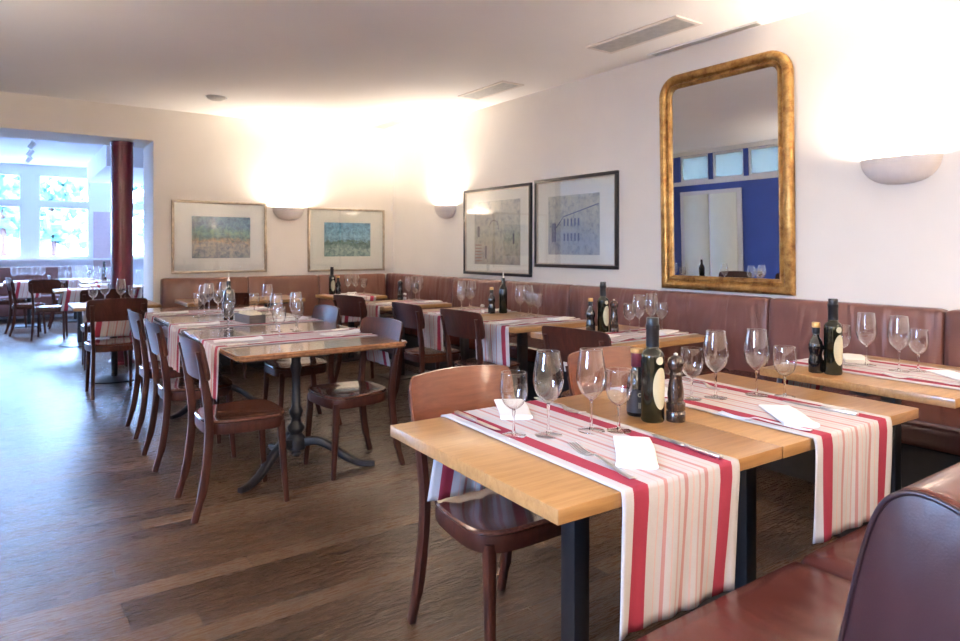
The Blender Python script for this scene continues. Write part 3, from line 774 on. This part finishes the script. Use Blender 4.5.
def ped_table(label, y0, y1):
    x0, x1 = .94, 1.935
    t = thing('pedestal_table', label, 'table', ((x0+x1)/2, (y0+y1)/2, 0), 0)
    w, d = (x1-x0)/2, (y1-y0)/2
    bm = bmesh.new()
    # moulded top: stacked outlines with clipped corners
    rings = []
    for off, z in [(.03,.712),(.010,.716),(.004,.724),(.012,.731),(.012,.733),(0,.738),(0,.746),(.004,.750)]:
        a, b, c = w-off, d-off, .035
        pts = [(-a+c,-b),(a-c,-b),(a-c*.3,-b+c*.3),(a,-b+c),(a,b-c),(a-c*.3,b-c*.3),(a-c,b),(-a+c,b),(-a+c*.3,b-c*.3),(-a,b-c),(-a,-b+c),(-a+c*.3,-b+c*.3)]
        rings.append([bm.verts.new((x, y, z)) for x, y in pts])
    for a, b in zip(rings, rings[1:]):
        for i in range(12): j = (i+1) % 12; bm.faces.new((a[i], a[j], b[j], b[i]))
    bm.faces.new(rings[0]); bm.faces.new(rings[-1])
    link('tabletop', bm, M['walnut'], t, True, 30)
    iron_pedestal(t, -.06, -1.235); iron_pedestal(t, -.06, .62); return t
ped_table('long dark table on cast iron pedestal feet, set for dinner', 3.47, 6.68)

def disc_table(label, x, y, w, d, top=None, grp=None, name='square_table'):
    t = thing(name, label, 'table', (x, y, 0), 0, grp)
    boxo('tabletop', -w/2, w/2, -d/2, d/2, .72, .75, top or M['oak'], t, .006, 2)
    bm = bmesh.new(); lathe(bm, [(.03,.03),(.03,.70),(.12,.712),(.12,.72)], 20); link('column', bm, M['black'], t, True, 40)
    bm = bmesh.new(); lathe(bm, [(0,0),(.24,0),(.24,.012),(.05,.035),(0,.035)], 32); link('base', bm, M['black'], t, True, 40)
    return t
disc_table('light table on a round black base beside the red column', .84, 7.50, .74, .74)

# ------------------------------------------------------------------ runners
def runner(label, cx, cy, rz, L, W=.42, d0=.29, d1=.27, z=.75, seed=0, grp='striped linen table runners'):
    """lies along local y over a table of length L; d0 hangs at -y, d1 at +y"""
    rnd = random.Random(seed); ph = rnd.uniform(0, 6)
    path = []
    def drape(sgn, d):
        pts = []; n = 12
        for k in range(n+1):
            f = k/n; pts.append((sgn*(L/2+.006+.010*f**1.0), z+.002-.010-d*f, f))
        return pts
    a = drape(-1, d0)[::-1] if d0 > 0 else []
    mid = [(-L/2-.003, z+.0022, 0)] + [(-L/2+.006+(L-.012)*k/14, z+.0025, 0) for k in range(15)] + [(L/2+.003, z+.0022, 0)]
    if d0 <= 0: mid = mid[1:]
    if d1 <= 0: mid = mid[:-1]
    b = drape(1, d1) if d1 > 0 else []
    path = a + mid + b
    bm = bmesh.new(); uvl = bm.loops.layers.uv.new('UVMap'); nx = 28; rows = []
    for (y, zz, f) in path:
        row = []
        for i in range(nx+1):
            u = i/nx; x = (u-.5)*W
            s = -1 if y < 0 else 1
            wv = f*(.009*math.sin(u*9+ph+f)+.006*math.sin(u*21+ph*2)) if f > 0 else 0
            wz = 0 if f > 0 else .0005*math.sin(u*12+y*7)
            shr = 1-.05*f; sw = -.045*f
            row.append(bm.verts.new((x*shr+sw, y+s*abs(wv)+s*.003*(f > 0), zz+abs(wz))))
        rows.append(row)
    for r_ in range(len(rows)-1):
        for i in range(nx):
            f = bm.faces.new((rows[r_][i], rows[r_][i+1], rows[r_+1][i+1], rows[r_+1][i]))
            us = [i/nx, (i+1)/nx, (i+1)/nx, i/nx]
            for lp, uu in zip(f.loops, us): lp[uvl].uv = (uu, 0)
    o = link('table_runner', bm, M['stripe'], None, True)
    md = o.modifiers.new('thickness', 'SOLIDIFY'); md.thickness = .0016; md.offset = 1
    o.location = (cx, cy, 0); o.rotation_euler = (0,0,rz)
    return tag(o, label, 'table runner', grp)
runner('red and white striped runner on the nearest oak table', 1.347, 1.44, R(-2.3), .812, .42, .300, .275, seed=1)
runner('striped runner on the oak table right of the nearest one', 2.125, 1.414, R(-2.2), .816, .44, .278, .20, seed=2)
runner('striped runner on the oak table at the right picture edge', 3.235, 1.3675, R(-1), .79, .46, .2, .2, seed=3)
runner('striped runner on the oak table below the gilt mirror', 3.195, 2.87, PI/2, .81, .40, .0, .19, seed=4)
runner('striped runner on the wall table below the street print', 3.22, 3.88, PI/2, .76, .42, .0, .26, seed=5)
runner('striped runner on the wall table below the arch print', 3.22, 4.74, PI/2, .76, .42, .0, .26, seed=6)
runner('striped runner on the wall table near the corner sconce', 3.24, 5.90, PI/2, .76, .42, .0, .25, seed=7)
runner('striped runner on the corner table where the banquettes meet', 3.25, 7.30, 0, .64, .40, .27, .0, seed=8)
runner('pale striped runner across the near end of the pedestal table', 1.4375, 4.02, PI/2, .995, .44, .19, .27, seed=9)
runner('pale striped runner across the middle of the pedestal table', 1.4375, 5.02, PI/2, .995, .44, .19, .27, seed=10)
runner('pale striped runner across the rear end of the pedestal table', 1.4375, 6.05, PI/2, .995, .44, .19, .27, seed=11)
runner('striped runner on the table by the red column', .84, 7.50, 0, .74, .42, .27, .2, seed=12)

# ------------------------------------------------------------------ glasses
def glass_profiles(kind):
    if kind == 'large': foot, neck, H, bp = .040, .090, .244, [(.004,.0),(.018,.012),(.034,.030),(.0435,.056),(.045,.072),(.0425,.102),(.038,.130),(.034,.154)]
    else: foot, neck, H, bp = .036, .074, .184, [(.004,.0),(.020,.010),(.033,.026),(.040,.050),(.041,.066),(.039,.092),(.037,.110)]
    return foot, neck, H, bp
def make_glass(kind):
    t = thing('wine_glass' if kind == 'large' else 'water_goblet', 'x', 'glass')
    foot, neck, H, bp = glass_profiles(kind)
    pts = [p for p in catmull([(r, z, 0) for r, z in bp], 4)]
    outer = [(p.x, neck+p.y) for p in pts]
    inner = [(max(r-.0011, .0), z+.0012) for r, z in outer]; inner[0] = (0, outer[0][1]+.004)
    outer[0] = (.0, outer[0][1])
    bm = bmesh.new(); lathe(bm, outer + [(outer[-1][0]-.0005, outer[-1][1]+.0006)] + inner[::-1], 28, cap=False); link('bowl', bm, M['bowl'], t, True)
    bm = bmesh.new(); lathe(bm, [(0,.004),(.007,.005),(.0045,.016),(.0036,.035),(.0036,neck-.02),(.0055,neck-.004),(.004,neck+.0025),(0,neck+.003)], 14); link('stem', bm, M['stem'], t, True)
    bm = bmesh.new(); lathe(bm, [(0,0),(foot,.0),(foot+.0004,.0008),(foot,.0016),(foot*.5,.0028),(.008,.0048),(0,.0052)], 28); link('foot', bm, M['bowl'], t, True)
    return Proto(t)
GL = make_glass('large'); GS = make_glass('small')
def make_glass_far():
    bm = bmesh.new(); foot, neck, H, bp = glass_profiles('large')
    prof = [(foot,0),(.006,.004),(.0036,.03),(.0036,neck-.01)] + [(r, neck+z) for r, z in bp]
    lathe(bm, prof, 12, cap=False); return link('wine_glass', bm, M['bowl'], None, True)
ZT = .7545
GG = 'empty wine glasses on the set tables'; GW = 'empty water goblets on the set tables'

# ------------------------------------------------------------------ cutlery, napkins
def make_fork():
    bm = bmesh.new(); L = .27
    p = [(0,0,.0035),(0,.04,.003),(0,.12,.008),(0,.165,.012),(0,.185,.006),(0,.20,.003)]
    w = [.017,.019,.010,.008,.018,.029]
    pp = catmull(p, 4); n = len(pp); sz = []
    for i in range(n):
        f = i/4; k = min(int(f), len(w)-2); sz.append((w[k]+(w[k+1]-w[k])*(f-k), .0028))
    sweep(bm, pp, sz, up=(1,0,0))
    for k in range(4):
        x = -.0125+k*.00833
        sweep(bm, catmull([(x,.196,.003),(x,.225,.0022),(x,.255,.006),(x,.282,.011)], 3), (.0040,.0024), up=(1,0,0))
    o = link('dinner_fork', bm, M['steel'], None, True); tag(o, 'x', 'fork'); return Proto(o)
def make_knife():
    t = thing('dinner_knife', 'x', 'knife')
    bm = bmesh.new(); sweep(bm, [(0,0,.006),(0,.004,.006),(0,.09,.0055),(0,.118,.0055),(0,.124,.005)], [(.012,.007),(.016,.010),(.015,.010),(.012,.009),(.009,.006)], up=(1,0,0)); link('handle', bm, M['steel'], t, True)
    bm = bmesh.new(); sweep(bm, [(0,.122,.005),(.0005,.14,.0045),(.001,.20,.004),(0,.235,.004),(-.003,.255,.004)], [(.010,.003),(.017,.002),(.019,.0016),(.016,.0014),(.003,.001)], up=(1,0,0)); link('blade', bm, M['steel'], t, True)
    return Proto(t)
def make_napkin():
    """folded napkin: a few rounded layers, local length along y"""
    bm = bmesh.new(); L, W = .27, .105
    prof = []
    n = 18
    rows = []
    for k in range(n+1):
        f = k/n; y = (f-.5)*L
        th = .006+.010*math.exp(-((f-.0)/.16)**2)+.003*math.sin(f*PI)
        th = min(th, .017)
        ring = []
        for i in range(16):
            a = 2*PI*i/16; ca, sa = math.cos(a), math.sin(a); e = .35
            x = math.copysign(abs(ca)**e, ca)*W/2*(1-.02*math.sin(f*7)); z = th*.5+math.copysign(abs(sa)**.6, sa)*th*.5
            ring.append(bm.verts.new((x+.004*math.sin(f*3), y, z+.0005)))
        rows.append(ring)
    for a, b in zip(rows, rows[1:]):
        for i in range(16): j = (i+1) % 16; bm.faces.new((a[i], a[j], b[j], b[i]))
    bm.faces.new(rows[0]); bm.faces.new(rows[-1])
    o = link('folded_napkin', bm, M['linen'], None, True, 60); tag(o, 'x', 'napkin'); return Proto(o)
FK, KN, NP = make_fork(), make_knife(), make_napkin()
def fork(lbl, a, b): # a = handle end, b = tines
    FK.put(lbl, (a[0], a[1], ZT), math.atan2(b[1]-a[1], b[0]-a[0])-PI/2, 'dinner forks on the runners')
def knife(lbl, a, b): KN.put(lbl, (a[0], a[1], ZT), math.atan2(b[1]-a[1], b[0]-a[0])-PI/2, 'dinner knives on the runners')
def napkin(lbl, c_, ang): NP.put(lbl, (c_[0], c_[1], ZT), ang, 'folded white napkins')

# ------------------------------------------------------------------ cruets
def make_olive(h=.33, r=.037):
    t = thing('olive_oil_bottle', 'x', 'bottle')
    bm = bmesh.new(); lathe(bm, [(0,0),(r*.9,0),(r,.006),(r,h*.62),(r*.97,h*.645),(r*.80,h*.675),(r*.56,h*.695),(r*.5,h*.72),(r*.46,h*.86),(0,h*.86)], 28); link('glass_body', bm, M['olive_glass'], t, True, 50)
    bm = bmesh.new(); lathe(bm, [(r*.50,h*.715),(r*.56,h*.72),(r*.55,h*.88),(r*.60,h*.885),(r*.60,h*.93),(r*.53,h*.935),(r*.53,h*.99),(r*.48,h),(0,h)], 24); link('cap', bm, M['cap_black'], t, True, 50)
    # oval labels wrapped on the glass
    def wrap(zc, hz, ha, a0, mat, nm):
        bm = bmesh.new(); c0 = bm.verts.new(((r+.0006)*math.cos(a0), (r+.0006)*math.sin(a0), zc)); ring = []
        for k in range(28):
            q = 2*PI*k/28; a = a0+ha*math.cos(q); z = zc+hz*math.sin(q); ring.append((a, z))
        prev = None
        rings = []
        for s in (.33,.66,1):
            rings.append([bm.verts.new(((r+.0007)*math.cos(a0+(a-a0)*s), (r+.0007)*math.sin(a0+(a-a0)*s), zc+(z-zc)*s)) for a, z in ring])
        for k in range(28):
            j = (k+1) % 28; bm.faces.new((c0, rings[0][k], rings[0][j]))
            for A, B in zip(rings, rings[1:]): bm.faces.new((A[k], A[j], B[j], B[k]))
        link(nm, bm, mat, t, True)
    wrap(h*.33, h*.20, .72, R(0), M['label_cream'], 'label')
    wrap(h*.595, h*.038, .36, R(-5), M['label_cream'], 'neck_label')
    return Proto(t)
def make_balsamic():
    t = thing('balsamic_bottle', 'x', 'bottle')
    bm = bmesh.new(); lathe(bm, [(0,0),(.028,0),(.031,.004),(.031,.055),(.026,.075),(.026,.085),(.031,.105),(.031,.118),(.026,.138),(.014,.160),(.0125,.175),(.0125,.20),(0,.20)], 26); link('glass_body', bm, M['black_glass'], t, True, 50)
    bm = bmesh.new(); lathe(bm, [(.0128,.170),(.0155,.172),(.0155,.205),(0,.205)], 20); link('seal', bm, M['cap_black'], t, True, 40)
    bm = bmesh.new(); lathe(bm, [(.0165,.200),(.0172,.202),(.0172,.219),(.0155,.222),(0,.222)], 20); link('cap', bm, M['cap_gold'], t, True, 40)
    return Proto(t)
def make_vinegar_maroon():
    t = thing('vinegar_bottle', 'x', 'bottle')
    bm = bmesh.new(); lathe(bm, [(0,0),(.031,0),(.034,.004),(.034,.10),(.030,.125),(.020,.145),(.0165,.155),(.0165,.17),(0,.17)], 26); link('glass_body', bm, M['black_glass'], t, True, 50)
    bm = bmesh.new(); lathe(bm, [(.018,.160),(.0195,.162),(.0195,.205),(0,.205)], 20); link('seal', bm, M['cap_maroon'], t, True, 40)
    bm = bmesh.new(); lathe(bm, [(.0195,.205),(.0215,.206),(.0215,.219),(0,.221)], 20); link('cap', bm, M['cap_gold'], t, True, 40)
    bm = bmesh.new(); lathe(bm, [(.0347,.012),(.0347,.088)], 26, cap=False); link('label', bm, M['label_dark'], t, True)
    # printed emblem and letters on the label, towards the camera side
    a0 = math.atan2(-.75, -.66); rr = .0352
    bm = bmesh.new()
    for k in range(16):
        q0, q1 = 2*PI*k/16, 2*PI*(k+1)/16; vs = []
        for q, s in ((q0,.0068),(q1,.0068),(q1,.004),(q0,.004)):
            a = a0+.12+s*math.cos(q)/rr; vs.append(bm.verts.new((rr*math.cos(a), rr*math.sin(a), .072+s*math.sin(q))))
        bm.faces.new(vs)
    def stroke(u0, z0, u1, z1, w=.0022):
        vs = []
        for u, z in ((u0,z0),(u0+w,z0),(u1+w,z1),(u1,z1)):
            a = a0+.02+u/rr; vs.append(bm.verts.new((rr*math.cos(a), rr*math.sin(a), z)))
        bm.faces.new(vs)
    for u in (0,.005): stroke(u,.028,u,.047)
    for u in (.010,.016): stroke(u,.028,u,.040)
    stroke(.010,.037,.0165,.040)
    link('label_print', bm, M['label_cream'], t)
    return Proto(t)
def make_mill(tall=.215):
    t = thing('pepper_mill', 'x', 'pepper mill'); s = tall/.215
    bm = bmesh.new(); lathe(bm, [(r*1.12, z*s) for r, z in [(0,0),(.026,0),(.027,.004),(.027,.030),(.024,.034),(.027,.038),(.027,.058),(.022,.064),(.0235,.085),(.021,.11),(.0175,.135),(.018,.148),(0,.148)]], 24); link('body', bm, M['mill'], t, True, 40)
    bm = bmesh.new(); lathe(bm, [(r*1.12, z*s) for r, z in [(0,.149),(.020,.149),(.017,.157),(.023,.172),(.0245,.184),(.021,.198),(.010,.207),(0,.208)]], 24); link('head', bm, M['mill'], t, True, 40)
    bm = bmesh.new(); lathe(bm, [(0,.208*s),(.006,.209*s),(.007,.214*s),(0,.218*s)], 12); link('knob', bm, M['steel'], t, True)
    return Proto(t)
def make_salt():
    t = thing('salt_shaker', 'x', 'salt shaker')
    bm = bmesh.new(); lathe(bm, [(0,0),(.019,0),(.02,.003),(.016,.05),(.015,.055),(0,.055)], 16); link('body', bm, M['bowl'], t, True, 40)
    bm = bmesh.new(); lathe(bm, [(0,.003),(.017,.003),(.0155,.032),(0,.032)], 16); link('salt', bm, M['linen'], t, True, 40)
    bm = bmesh.new(); lathe(bm, [(0,.055),(.017,.055),(.017,.068),(.010,.075),(0,.076)], 16); link('cap', bm, M['steel'], t, True, 40)
    return Proto(t)
def make_pourer():
    t = thing('oil_bottle', 'x', 'bottle'); r = .036
    bm = bmesh.new(); lathe(bm, [(0,0),(r*.9,0),(r,.006),(r,.20),(r*.9,.215),(.018,.24),(.0145,.25),(.0145,.30),(0,.30)], 24); link('glass_body', bm, M['olive_glass'], t, True, 50)
    bm = bmesh.new(); lathe(bm, [(0,.30),(.012,.30),(.008,.312),(.004,.318),(.004,.35),(0,.352)], 12); link('pourer', bm, M['steel'], t, True, 50)
    return Proto(t)
OL, BA, VM, PM, SA, PO = make_olive(), make_balsamic(), make_vinegar_maroon(), make_mill(), make_salt(), make_pourer()
TA, TB, TC, TF = 'the nearest oak table', 'the table right of the nearest one', 'the table at the right picture edge', 'the table below the gilt mirror'
TD, TE, TG, TH = 'the table below the street print', 'the table below the arch print', 'the table near the corner sconce', 'the corner table'
GCr = 'cruet bottles on the tables'
z0 = .750
VM.put('short dark vinegar bottle with gold cap and maroon seal on '+TA, (1.695,1.50,z0), 0)
OL.put('tall dark olive oil bottle standing on '+TA, (1.675,1.418,z0), R(-97), GCr)
PM.put('dark turned pepper mill beside the tall bottle on '+TA, (1.736,1.376,z0), 0)
OL.put('tall dark olive oil bottle with cream label on '+TC, (2.945,1.49,z0), R(-108), GCr)
BA.put('short dark balsamic bottle with gold cap on '+TC, (2.925,1.555,z0), 0, GCr)
BA.put('small dark balsamic bottle with gold cap on '+TF, (3.13,3.17,z0), 0, GCr)
OL.put('tall olive oil bottle on '+TF, (3.19,3.115,z0), R(-92), GCr)
PM.put('dark pepper mill beside the bottles on '+TF, (3.235,3.06,z0), 0)
PO.put('green oil bottle with steel pourer on '+TE, (3.43,4.52,z0), 0, GCr)
BA.put('small dark balsamic bottle on '+TE, (3.33,4.55,z0), 0, GCr)
SA.put('small glass salt shaker on '+TE, (3.27,4.60,z0), 0)
PM.put('dark pepper mill on '+TG, (3.40,6.30,z0), 0)
SA.put('small glass salt shaker on '+TG, (3.44,6.27,z0), 0)
OL.put('tall dark bottle on '+TH, (3.13,7.50,z0), R(-90), GCr)
BA.put('small dark bottle on '+TH, (3.20,7.48,z0), 0, GCr)
PO.put('dark oil bottle with steel pourer on the long pedestal table', (1.37,5.30,z0), 0, GCr)
# grey wooden box with sachets
t = thing('sachet_box', 'grey wooden box filled with small sachets on the pedestal table', 'box', (1.45,5.02,z0+.001), R(6))
bm = bmesh.new()
box(bm, -.060, .060, -.14, .14, 0, .008); box(bm, -.060, -.053, -.14, .14, .008, .064); box(bm, .053, .060, -.14, .14, .008, .064); box(bm, -.053, .053, -.14, -.133, .008, .064); box(bm, -.053, .053, .133, .14, .008, .064)
link('crate', bm, M['grey_wood'], t)
rnd = random.Random(4)
for i in range(8):
    y = -.115+.032*i
    bm = bmesh.new(); box(bm, -.044, .044, -.006, .006, 0, .058+rnd.uniform(0,.020), .002, 1); bmesh.ops.rotate(bm, verts=bm.verts[:], cent=(0,0,0), matrix=Matrix.Rotation(rnd.uniform(-.1,.1), 3, 'Y'))
    tmp = link('sachet', bm, M['packet'], t, True); tmp.location = (0, y, .014)

# ------------------------------------------------------------------ settings
def glasses(tbl, lst):
    """lst: (kind, x, y, where)"""
    for kd, x, y, wh in lst:
        if kd == 'L': GL.put('large empty wine glass, %s, on %s' % (wh, tbl), (x, y, ZT), 0, GG)
        else: GS.put('small empty goblet, %s, on %s' % (wh, tbl), (x, y, ZT), 0, GW)
glasses(TA, [('S',1.20,1.53,'leftmost'),('L',1.285,1.475,'left one'),('L',1.42,1.435,'right one'),('S',1.487,1.387,'right of the large ones')])
glasses(TB, [('S',2.02,1.53,'leftmost'),('L',2.106,1.49,'left one'),('L',2.27,1.43,'right one'),('S',2.33,1.355,'rightmost')])
glasses(TC, [('S',3.20,1.58,'leftmost'),('L',3.27,1.50,'left one'),('L',3.232,1.344,'right one'),('S',3.305,1.296,'rightmost')])
glasses(TF, [('S',3.30,2.985,'leftmost'),('L',3.345,2.945,'left one'),('L',3.48,2.955,'right one'),('S',3.54,2.92,'rightmost')])
glasses(TD, [('L',3.36,4.20,'left one'),('S',3.44,4.16,'left one'),('L',3.46,4.22,'right one'),('S',3.42,4.05,'right one')])
glasses(TE, [('L',3.36,5.05,'left one'),('S',3.30,4.97,'left one'),('L',3.42,4.98,'right one'),('S',3.46,5.07,'right one')])
glasses(TG, [('L',3.46,6.22,'left one'),('S',3.50,6.15,'left one'),('L',3.56,6.17,'right one'),('S',3.45,6.06,'right one')])
glasses(TH, [('L',3.29,7.40,'left one'),('L',3.37,7.36,'right one'),('S',3.45,7.30,'right one')])
T1, T2, T3 = 'the pedestal table near end', 'the pedestal table middle', 'the pedestal table rear end'
glasses(T1, [('S',1.35,4.06,'nearest'),('L',1.45,4.42,'left one'),('L',1.60,4.46,'right one'),('S',1.575,4.36,'rightmost')])
glasses(T2, [('S',1.19,4.62,'nearest'),('L',1.30,5.02,'left of the grey box'),('L',1.75,5.55,'behind the grey box'),('S',1.60,5.42,'behind the bottle')])
glasses(T3, [('L',1.30,5.78,'left one'),('S',1.24,5.70,'left one'),('L',1.40,6.05,'middle one'),('L',1.55,6.15,'right one'),('S',1.45,5.95,'right one')])
TK = 'the table by the red column'
glasses(TK, [('S',.64,7.30,'leftmost'),('L',.745,7.36,'left one'),('L',.875,7.30,'right one'),('S',.97,7.26,'rightmost')])

# nearest table
napkin('folded white napkin on the bench side of '+TA, (1.36,1.215), R(-45))
napkin('folded white napkin on the chair side of '+TA, (1.385,1.775), R(-40+8))
fork('dinner fork on the bench side of '+TA, (1.20,1.075), (1.275,1.40))
fork('dinner fork on the chair side of '+TA, (1.56,1.86), (1.53,1.62))
knife('dinner knife on the bench side of '+TA, (1.50,1.045), (1.53,1.31))
knife('dinner knife on the chair side of '+TA, (1.20,1.84), (1.19,1.58))
napkin('folded white napkin on the bench side of '+TB, (2.06,1.19), R(-42))
napkin('folded white napkin on the chair side of '+TB, (2.03,1.72), R(-30))
fork('dinner fork on the bench side of '+TB, (1.95,1.05), (1.90,1.32))
fork('dinner fork on the chair side of '+TB, (2.30,1.80), (2.22,1.55))
knife('dinner knife on the bench side of '+TB, (2.255,1.06), (2.25,1.32))
napkin('folded white napkin on the bench side of '+TC, (3.28,1.14), R(-40))
napkin('long folded napkin on the far side of '+TC, (3.40,1.62), R(-58))
fork('dinner fork on the bench side of '+TC, (3.08,1.06), (3.07,1.32))
knife('dinner knife on the far side of '+TC, (3.20,1.72), (3.21,1.46))
for tbl, cx, cy in ((TF,3.2,2.87),(TD,3.22,3.88),(TE,3.22,4.74),(TG,3.24,5.90)):
    napkin('folded white napkin on the banquette side of '+tbl, (cx+.26, cy-.04), R(-70))
    knife('dinner knife on the banquette side of '+tbl, (cx+.34, cy-.16), (cx+.10, cy-.14))
    napkin('folded white napkin on the chair side of '+tbl, (cx-.24, cy+.02), R(-75))
    fork('dinner fork on the chair side of '+tbl, (cx-.34, cy-.16), (cx-.08, cy-.14))
napkin('folded white napkin on '+TH, (3.22,7.12), R(-20)); napkin('folded white napkin at the banquette side of '+TH, (3.38,7.50), R(-30))
for tbl, cy in ((T1,4.02),(T2,5.02),(T3,6.05)):
    napkin('folded napkin at the left side of '+tbl, (1.10, cy+.02), R(80)); napkin('folded napkin at the right side of '+tbl, (1.74, cy-.02), R(98))
    knife('dinner knife at the right side of '+tbl, (1.86, cy+.15), (1.62, cy+.14)); fork('dinner fork at the right side of '+tbl, (1.88, cy-.16), (1.63, cy-.13))
    knife('dinner knife at the left side of '+tbl, (.98, cy-.17), (1.23, cy-.16))

# ------------------------------------------------------------------ far room
GF = 'chairs of the far room'
for lbl, x, y, rz in [
    ('dark chair turned sideways alone at the left edge of the far room', .2, 12.25, PI/2+R(8)),
    ('dark chair with its back to us in the middle of the far room', .47, 11.45, PI-R(10)),
    ('dark chair right beside the red column in the far room', 1.25, 9.45, PI/2),
    ('dark chair behind the red column in the far room', 1.35, 10.3, -PI/2),
    ('dark chair pushed under the far room table nearest the opening', .84, 8.45, PI),
    ('dark chair at the far room table under the window', .75, 12.95, PI/2),
    ('dark chair at the far right of the far room', 1.65, 12.2, -PI/2),
    ('dark chair at the far room table nearest the banquette', .0, 13.4, PI/2)]:
    CH_D.put(lbl, (x, y, 0), rz, GF)
gf = None; cnt = 0
FT = [('far room table nearest the opening', .76, 10.45, .6), ('far room table left of the column', 1.2, 11.6, .7),
      ('far room table under the window', 1.3, 12.95, .7), ('far room table at the left edge', .25, 13.5, .7), ('far room table at the rust bench', .95, 13.95, .6), ('leftmost far room table', -.5, 12.6, .8), ('far room table behind the column', 1.72, 10.9, .6)]
rnd = random.Random(9)
for k, (nm, x, y, w) in enumerate(FT):
    disc_table(nm, x, y, w, w, M['oak'], 'tables of the far room')
    runner('striped runner on the '+nm, x, y, 0, w, .40, .25, .2, seed=20+k, grp='striped runners of the far room')
    for i, (dx, dy) in enumerate([(-.2,.12),(-.1,.16),(.04,.15),(.15,.12),(-.2,-.12),(-.08,-.14),(.06,-.13),(.18,-.1)]):
        wh = ('back row ' if i < 4 else 'front row ') + ('leftmost','second','third','rightmost')[i % 4]
        lb = 'wine glass, %s, on %s' % (wh, nm)
        p = (x+dx+rnd.uniform(-.02,.02), y+dy+rnd.uniform(-.02,.02), ZT)
        if gf is None:
            gf = make_glass_far(); gf.location = p; tag(gf, lb, 'glass', 'wine glasses of the far room, '+nm)
        else:
            o = gf.copy(); COL.objects.link(o); o.location = p; o['label'] = lb; o['group'] = 'wine glasses of the far room, '+nm
OL.put('tall dark bottle on the table under the far room window', (1.3,12.95,z0), 0, GCr)
t = thing('far_banquette', 'low rust coloured bench below the windows of the far room', 'bench', (0, YF, 0))
boxo('seat', -3.2, .95, -.68, -.12, .10, .45, M['sofa_far'], t, .03); boxo('backrest', -3.2, .95, -.22, -.11, .45, .96, M['sofa_far'], t, .03)
t = thing('track_light', 'white ceiling track with spot heads in the far room', 'ceiling lamp', (.27, 11.6, CH))
boxo('track', -.02, .02, -2.4, 2.6, -.03, 0, M['white'], t)
for i in range(5):
    y = -2.0+i*.95
    bm = bmesh.new(); lathe(bm, [(0,0),(.035,0),(.04,.10),(.02,.12),(0,.12)], 14); bmesh.ops.rotate(bm, verts=bm.verts[:], cent=(0,0,.1), matrix=Matrix.Rotation(R(35), 3, 'Y')); bmesh.ops.translate(bm, verts=bm.verts[:], vec=(0,y,-.15))
    s = link('spot_head', bm, M['white'], t, True, 40)
    l = bpy.data.lights.new('spot', 'SPOT'); l.energy = 25; l.spot_size = R(100); l.color = (1,.86,.72); l.shadow_soft_size = .03
    lo = bpy.data.objects.new('spot_light', l); COL.objects.link(lo); lo.parent = t; lo.location = (-.06, y, -.20)

# ------------------------------------------------------------------ outside the windows
struct(boxo('ground_outside', -40, 40, -40, 60, -.30, -.12, M['asphalt']))
def tree(label, x, y, h, r, seed):
    t = thing('street_tree', label, 'tree', (x, y, -.12), 0, 'trees outside the windows'); rn = random.Random(seed)
    bm = bmesh.new(); sweep(bm, [(0,0,0),(.05,0,h*.3),(0,.05,h*.6)], [(.22,.22),(.16,.16),(.10,.10)], shape='round'); link('trunk', bm, M['chair'], t, True)
    bm = bmesh.new()
    for k in range(170):
        a = rn.uniform(0,2*PI); q = r*rn.uniform(.1,1); z = h*.62+rn.uniform(-1,1)*h*.28
        bmesh.ops.create_icosphere(bm, subdivisions=1, radius=rn.uniform(.12,.3)*r*.6, matrix=Matrix.Translation((q*math.cos(a), q*math.sin(a), z)))
    for v in bm.verts: v.co += Vector((rn.uniform(-.06,.06), rn.uniform(-.06,.06), rn.uniform(-.06,.06)))
    link('crown', bm, M['foliage'], t)
tree('leafy tree outside seen through the left far window', -.2, 21.0, 5.0, 1.1, 1)
tree('leafy tree outside seen through the right far window', 1.0, 23.5, 4.4, 1.0, 2)
tree('leafy tree outside seen behind the red column', 4.2, 24.0, 5.0, 1.1, 3)
b = thing('street_building', 'pale building across the street outside the far windows', 'building', (0, 32, -.12))
boxo('wall', -14, 8, 0, 6, 0, 4.6, M['facade'], b)
